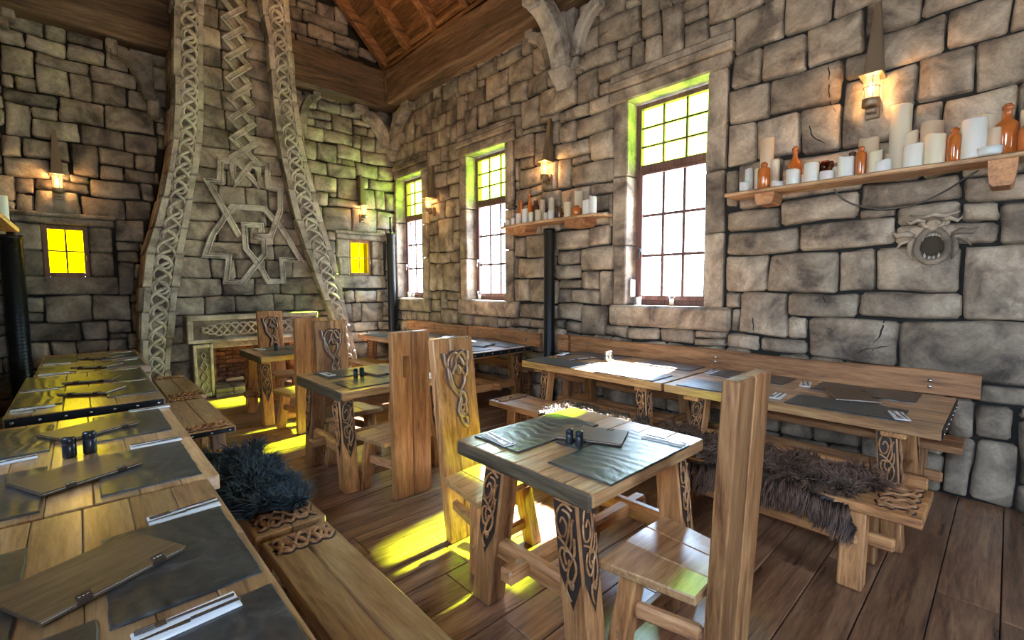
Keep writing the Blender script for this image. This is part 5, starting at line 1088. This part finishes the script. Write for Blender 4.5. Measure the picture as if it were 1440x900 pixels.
def candle(x, y, r, h, wi, label, group, z=ZS + .0005, seed=0):
    rnd = random.Random(seed); t = thing('pillar_candle', label, 'candle', (x, y, z), rnd.uniform(0, 6), group)
    n = 18; mb = MB(); vs = []; fs = []; ph = rnd.uniform(0, 6); tl = rnd.uniform(.0, .012) * (r / .05)
    prof = [(r * .97, 0, 0), (r, .006, 0), (r, h - .006, 1), (r * .95, h, 1), (r * .8, h - .001, 1), (r * .7, h - .01, 0), (r * .25, h - .013, 0)]
    for (rr, hh, w_) in prof:
        for k in range(n): a = 2 * math.pi * k / n; vs.append((rr * math.cos(a), rr * math.sin(a), hh + w_ * (tl * math.sin(a + ph) + tl * .4 * math.sin(3 * a + ph))))
    for i in range(len(prof) - 1):
        for k in range(n): l = (k + 1) % n; fs.append((i * n + k, i * n + l, (i + 1) * n + l, (i + 1) * n + k))
    fs.append(tuple(range(n))[::-1]); fs.append(tuple((len(prof) - 1) * n + k for k in range(n))); mb.add(vs, fs, True); ob('wax_body', mb, WAX[wi], t)
    mb = MB(); mb.tube([(0, 0, h - .014), (.001, .001, h - .004), (.004, .002, h + .003)], .0018, 5); ob('wick', mb, M_WICK, t)
    return t
def bottle(x, y, r, h, kind, mat, label, group, z=ZS + .0005):
    t = thing('bottle' if kind != 'jar' else 'jar', label, 'bottle' if kind != 'jar' else 'jar', (x, y, z), group=group)
    pr = {'bottle': [(r * .92, 0), (r, .006), (r, h * .55), (r * .93, h * .62), (r * .5, h * .72), (r * .36, h * .78), (r * .34, h * .93), (r * .46, h * .94), (r * .46, h), (r * .3, h)],
          'jar': [(r * .92, 0), (r, .006), (r, h * .74), (r * .9, h * .8), (r * .5, h * .84), (r * .46, h * .88), (r * .55, h * .89), (r * .55, h), (r * .4, h)],
          'flagon': [(r * .8, 0), (r, h * .1), (r, h * .3), (r * .7, h * .48), (r * .3, h * .6), (r * .26, h * .82), (r * .36, h * .86), (r * .3, h)]}[kind]
    mb = MB(); mb.lathe(pr[:-1] if kind != 'flagon' else pr, n=20); ob('body', mb, mat, t)
    if kind == 'flagon': mb = MB(); mb.tube([(0, r * .3, h * .8), (0, r * .85, h * .78), (0, r * .95, h * .6), (0, r * .8, h * .42)], .007, 6); ob('handle', mb, mat, t)
    else: mb = MB(); mb.lathe([(r * .3, h * .99), (r * .3, h * 1.04), (r * .22, h * 1.05)], n=12); ob('stopper', mb, M_AMBER, t)
    return t
FX, BX = XW - .25, XW - .115
def sc(y, zt, x): k = x / 4.48; return y * k, 1.6 + (zt - 1.6) * k - ZS
G1, G2 = 'pillar candles on the long shelf', 'pillar candles on the middle shelf'
S1 = [(1.70, 2.52, .042, 0, 0, 'short white candle at the left tip of the long shelf'), (1.665, 2.63, .036, 0, 1, 'slim white candle behind the short one at the left tip of the long shelf'), (1.575, 2.62, .045, 1, 1, 'ivory candle half hidden left of the tall beige candle on the long shelf'),
      (1.52, 2.87, .055, 2, 1, 'tall beige candle near the left end of the long shelf'), (1.455, 2.67, .042, 1, 1, 'middle-height ivory candle right of the square amber jar on the long shelf'), (1.43, 2.49, .045, 0, 0, 'low white candle right of the square amber jar on the long shelf'),
      (1.31, 2.565, .052, 0, 0, 'white candle in front of the slim amber bottle on the long shelf'), (1.24, 2.505, .03, 1, 1, 'tiny ivory candle between two white ones on the long shelf'), (1.175, 2.59, .053, 0, 0, 'white candle with a chipped rim left of the dark glass cluster'),
      (1.065, 2.505, .052, 0, 0, 'low domed white candle before the dark glass cluster'), (1.0, 2.52, .036, 1, 1, 'short ivory candle right of the low domed one'), (.94, 2.60, .056, 0, 0, 'broad white candle left of the two upright amber bottles'),
      (.80, 2.71, .065, 2, 1, 'wide beige candle behind the upright amber bottle on the long shelf'), (.755, 2.6, .042, 1, 0, 'cream candle just right of the upright amber bottle on the long shelf'), (.71, 2.515, .054, 0, 0, 'low white candle left of the tallest candle on the long shelf'), (.665, 2.565, .038, 2, 1, 'short beige candle tucked beside the tallest candle'),
      (.615, 2.90, .068, 1, 1, 'tallest ivory candle of the long shelf, under the lantern'), (.565, 2.70, .056, 1, 1, 'ivory candle right behind the bright white one, beside the tallest'), (.535, 2.6, .06, 0, 0, 'bright white candle just right of the tallest candle'),
      (.44, 2.74, .068, 2, 1, 'wide beige candle behind, right of the bright white candle'), (.42, 2.635, .060, 1, 0, 'wide cream candle in front of the beige one on the long shelf'), (.275, 2.655, .03, 1, 1, 'slim ivory candle left of the biggest white candle'),
      (.225, 2.70, .065, 0, 0, 'biggest bright white candle near the right end of the long shelf'), (.15, 2.71, .05, 1, 1, 'cream candle behind, right of the biggest white candle'), (.13, 2.62, .034, 2, 0, 'narrow beige candle left of the large amber bottle')]
for k, (y, zt, r, wi, bk, lb) in enumerate(S1):
    x = BX if bk else FX; yy, h = sc(y, zt, x + .0); candle(x, yy, min(r, .066), max(.05, h), wi, lb, G1, seed=k)
yy, h = sc(1.54, 2.66, FX); bottle(FX + .0, yy, .05, h, 'jar', M_AMBER, 'squat amber jar near the left end of the long shelf', 'amber bottles on the long shelf')
yy, h = sc(1.30, 2.74, BX); bottle(BX, yy, .055, h, 'bottle', M_AMBER, 'amber wine-shaped bottle behind a white candle on the long shelf', 'amber bottles on the long shelf')
yy, h = sc(.845, 2.65, FX); bottle(FX, yy, .036, h, 'jar', M_AMBER, 'upright orange bottle in the middle of the long shelf', 'amber bottles on the long shelf')
yy, h = sc(.90, 2.62, BX); bottle(BX, yy, .045, h, 'jar', M_DARKGL, 'dark brown jar behind the upright orange bottle', 'amber bottles on the long shelf')
yy, h = sc(.32, 2.66, FX); bottle(FX, yy, .042, h, 'jar', M_AMBER, 'small amber bottle left of the biggest white candle', 'amber bottles on the long shelf')
yy, h = sc(.075, 2.745, FX + .05); bottle(FX + .05, yy, .063, h, 'bottle', M_AMBER, 'large amber bottle near the right edge of the picture', 'amber bottles on the long shelf')
yy, h = sc(.0, 2.66, FX); bottle(FX, yy - .02, .045, h, 'bottle', M_AMBER, 'amber bottle cut by the right edge of the picture', 'amber bottles on the long shelf')
yy, h = sc(-.03, 2.69, BX); candle(BX, yy, .05, h, 1, 'ivory candle cut by the right edge of the picture', G1, seed=90)
t = thing('glass_dish', 'low clear glass dish at the right end of the long shelf', 'dish', (FX - .035, .145, ZS + .0005)); mb = MB(); mb.lathe([(.05, 0), (.06, .01), (.066, .05), (.06, .052), (.054, .015), (.01, .012)], n=20); ob('dish_body', mb, plain('frosted_glass', (.75, .8, .78), .15), t)
mb = MB(); mb.lathe([(.03, .014), (.03, .035), (.01, .036)], n=12); ob('tealight', mb, WAX[0], t)
t = thing('glass_cluster', 'bundle of dark amber glass goblets standing on the long shelf', 'glassware', (BX - .02, sc(1.1, 2, BX)[0], ZS + .0005))
for k in range(5):
    a = k * 1.2566; mb = MB(); mb.lathe([(.028, 0), (.008, .012), (.008, .06), (.03, .09), (.034, .13), (.028, .17), (.026, .165), (.028, .13), (.01, .095)], c=(.042 * math.cos(a), .055 * math.sin(a), 0), n=12); ob('goblet', mb, M_SMOKE if k % 2 else M_DARKGL, t)
S2 = [(4.90, 2.515, .032, 0, 0, 'short white candle second from the left on the middle shelf'), (4.78, 2.53, .031, 0, 0, 'small white candle third from the left on the middle shelf'), (4.67, 2.585, .038, 0, 0, 'white candle left of the tall bright one on the middle shelf'), (4.545, 2.63, .042, 0, 0, 'tall bright white candle in the left half of the middle shelf'),
      (4.43, 2.575, .035, 0, 0, 'white candle right of the tall bright one on the middle shelf'), (4.30, 2.585, .043, 1, 0, 'ivory candle in the middle of the middle shelf'), (4.22, 2.7, .042, 2, 1, 'beige candle behind the middle of the middle shelf'), (4.16, 2.535, .026, 0, 0, 'tiny white candle in the middle of the middle shelf'),
      (4.07, 2.545, .04, 0, 0, 'low white candle before a tall beige one on the middle shelf'), (4.06, 2.7, .04, 1, 1, 'tall cream candle above the iron pole on the middle shelf'), (3.79, 2.62, .048, 1, 0, 'cream candle left of the amber jar on the middle shelf'), (3.62, 2.73, .052, 1, 1, 'tallest candle, behind the amber jar on the middle shelf'),
      (3.50, 2.61, .048, 0, 0, 'white candle second from the right end of the middle shelf'), (3.405, 2.635, .044, 0, 0, 'white candle at the right end of the middle shelf')]
for k, (y, zt, r, wi, bk, lb) in enumerate(S2):
    x = BX if bk else FX; yy, h = sc(y, zt, x); candle(x, yy, r, max(.05, h), wi, lb, G2, seed=k + 50)
GB = 'bottles and jars on the middle shelf'
bottle(BX, sc(4.62, 2, BX)[0], .075, .34, 'flagon', M_AMBER, 'rounded orange flagon at the left of the middle shelf', GB); bottle(BX, sc(4.46, 2, BX)[0], .035, .40, 'bottle', M_AMBER, 'thin long-necked bottle on the middle shelf', GB)
bottle(BX, sc(4.34, 2, BX)[0], .05, .30, 'jar', M_DARKGL, 'dark jar behind the ivory candle on the middle shelf', GB); bottle(FX + .03, 3.95, .038, .16, 'jar', M_DARKGL, 'dark brown jar right of centre on the middle shelf', GB); bottle(FX + .01, 3.66, .06, .12, 'jar', M_AMBER, 'wide amber jar before the tallest candle of the middle shelf', GB)
t = thing('glass_bowl', 'clear glass bowl at the left tip of the middle shelf', 'bowl', (FX + .06, 5.0, ZS + .0005)); mb = MB(); mb.lathe([(.03, 0), (.06, .02), (.07, .07), (.055, .12), (.05, .12), (.063, .07), (.05, .025), (.01, .01)], n=20); ob('bowl_body', mb, M_CLEAR, t); mb = MB(); mb.lathe([(.03, .012), (.03, .06), (.01, .061)], n=12); ob('tealight', mb, WAX[1], t)
# left shelf end
t = thing('wall_shelf', 'end of a wooden candle shelf at the left edge of the picture', 'shelf', (XL, 0, 2.30), group='rustic candle shelves')
mb = MB(); mb.box(.01, 4.6, -.05, .47, 8.0, 0, .01, lambda x, y, z: (x + .012 * math.sin(y * 5), y, z)); ob('shelf_board', mb, SHELFW('Y'), t)
mb = MB(); mb.box(.01, 7.2, -.16, .36, 7.5, -.05, .03); ob('log_bracket', mb, RED('X'), t)
candle(-.565, 7.55, .055, .30, 0, 'white candle with dark drip line at the left edge of the picture', 'candles on the left shelf', z=2.3005, seed=71); candle(-.60, 7.2, .05, .24, 2, 'reddish candle cut by the left edge of the picture', 'candles on the left shelf', z=2.3005, seed=72)
# ------------------------------------------------------------------ GARGOYLE RELIEF, CABLE, SILL THINGS
g = thing('gargoyle_face', 'roaring beast face carved in relief on the stone wall below the long shelf', 'carving', (XW - .035, .42, 1.93)); g.scale = (.75, 1, 1)
def gy(u, v): return (0, -u, v)
mb = MB()
mb.tube([(-.02 - .008 * math.cos(a * 2), -.088 * math.cos(a) * (1 - .12 * math.sin(a)), -.05 + .125 * math.sin(a)) for a in [2 * math.pi * k / 24 for k in range(24)]], .022, 8, closed=True, nrm=(-1, 0, 0)); ob('open_jaw', mb, M_STONE, g)
mb = MB(); mb.lathe([(.001, -.006), (.07, -.004), (.075, .0), (.02, .01)], c=(0, 0, -.05), n=20, axis='X'); ob('mouth_cavity', mb, plain('dark_mouth_stone', (.05, .035, .022), .9), g)
mb = MB()
for (y, z, L) in ((-.055, .035, -.05), (-.02, .04, -.022), (.0, .04, -.022), (.02, .04, -.022), (.055, .035, -.05), (-.04, -.14, .04), (-.013, -.145, .024), (.013, -.145, .024), (.04, -.14, .04)): mb.tube([(-.018, y, z), (-.024, y, z + L * .6), (-.022, y, z + L)], [.009, .007, .001], 6)
ob('teeth', mb, M_PALE, g)['kind'] = 'stuff'
mb = MB(); mb.lathe([(.052, 0), (.046, -.02), (.03, -.036), (.001, -.04)], c=(0, 0, .1), n=14, axis='X'); 
for s in (-1, 1): mb.tube([(-.03, s * .03, .09), (-.036, s * .05, .1), (-.02, s * .06, .125)], .014, 6); mb.tube([(-.012, s * .05, .13), (-.03, s * .085, .15), (-.012, s * .13, .125), (-.006, s * .155, .15)], [.012, .018, .013, .004], 6)
ob('snout', mb, M_STONE, g)
for s in (-1, 1):
    mb = MB(); mb.tube([(-.004, s * .1, .03), (-.014, s * .15, .05), (-.016, s * .21, .04), (-.004, s * .24, .07)], [.01, .024, .02, .004], 7); mb.tube([(-.006, s * .1, .02), (-.02, s * .125, -.03), (-.012, s * .13, -.09), (-.003, s * .11, -.15)], [.012, .02, .018, .006], 7)
    mb.tube([(-.005, s * .13, .0), (-.012, s * .18, -.02), (-.005, s * .21, -.06)], [.008, .014, .004], 7); ob('mane', mb, M_STONE, g)
mb = MB()
for s in (-1, 1): mb.lathe([(.022, 0), (.016, -.014), (.001, -.02)], c=(-.006, s * .07, .115), n=12, axis='X')
mb.tube([(-.01, -.14, .19), (-.022, -.06, .165), (-.03, 0, .18), (-.022, .06, .165), (-.01, .14, .19)], [.006, .017, .014, .017, .006], 7); ob('brow', mb, M_STONE, g)
mb = MB(); cp = D_CABLE; mb.tube(catmull([(XW - .055, y, z) for y, z in cp], 6), .0065, 6); tag(ob('cable', mb, M_RUBBER), 'thin dark cable sagging on the wall below the long candle shelf', 'cable')
def sill_candle(x, y, r, h, label, wi=0): return candle(x, y, r, h, wi, label, 'candles on window sills', z=1.3605, seed=int(y * 31))
sill_candle(4.84, 3.0, .035, .09, 'small white candle on the sill at the left of the nearest window')
t = thing('wall_switch_box', 'white plastic box leaning in the left corner of the nearest window', 'box', (4.83, 3.075, 1.455)); mb = MB(); mb.box(-.05, -.012, 0, .05, .012, .21, .008); ob('cover', mb, M_PLASTIC, t); mb = MB(); mb.box(-.02, -.016, .06, .02, -.011, .14, .002); ob('button', mb, M_PLASTIC, t)
def lantern_glass(x, y, label):
    t = thing('candle_glass', label, 'candle holder', (x, y, 1.3605), group='candle glasses on window sills'); mb = MB(); mb.lathe([(.03, 0), (.034, .01), (.036, .15), (.033, .15), (.03, .02), (.005, .015)], n=16); ob('glass', mb, M_CLEAR, t); mb = MB(); mb.lathe([(.024, .016), (.024, .08), (.006, .081)], n=12); ob('wax', mb, WAX[1], t)
lantern_glass(4.84, 2.58, 'candle glass in the middle of the nearest window sill'); lantern_glass(4.84, 5.98, 'candle glass at the left of the middle window sill')
sill_candle(4.84, 8.2, .035, .1, 'white candle on the farthest window sill', 0); lantern_glass(4.84, 8.05, 'candle glass beside the candle on the farthest window sill')
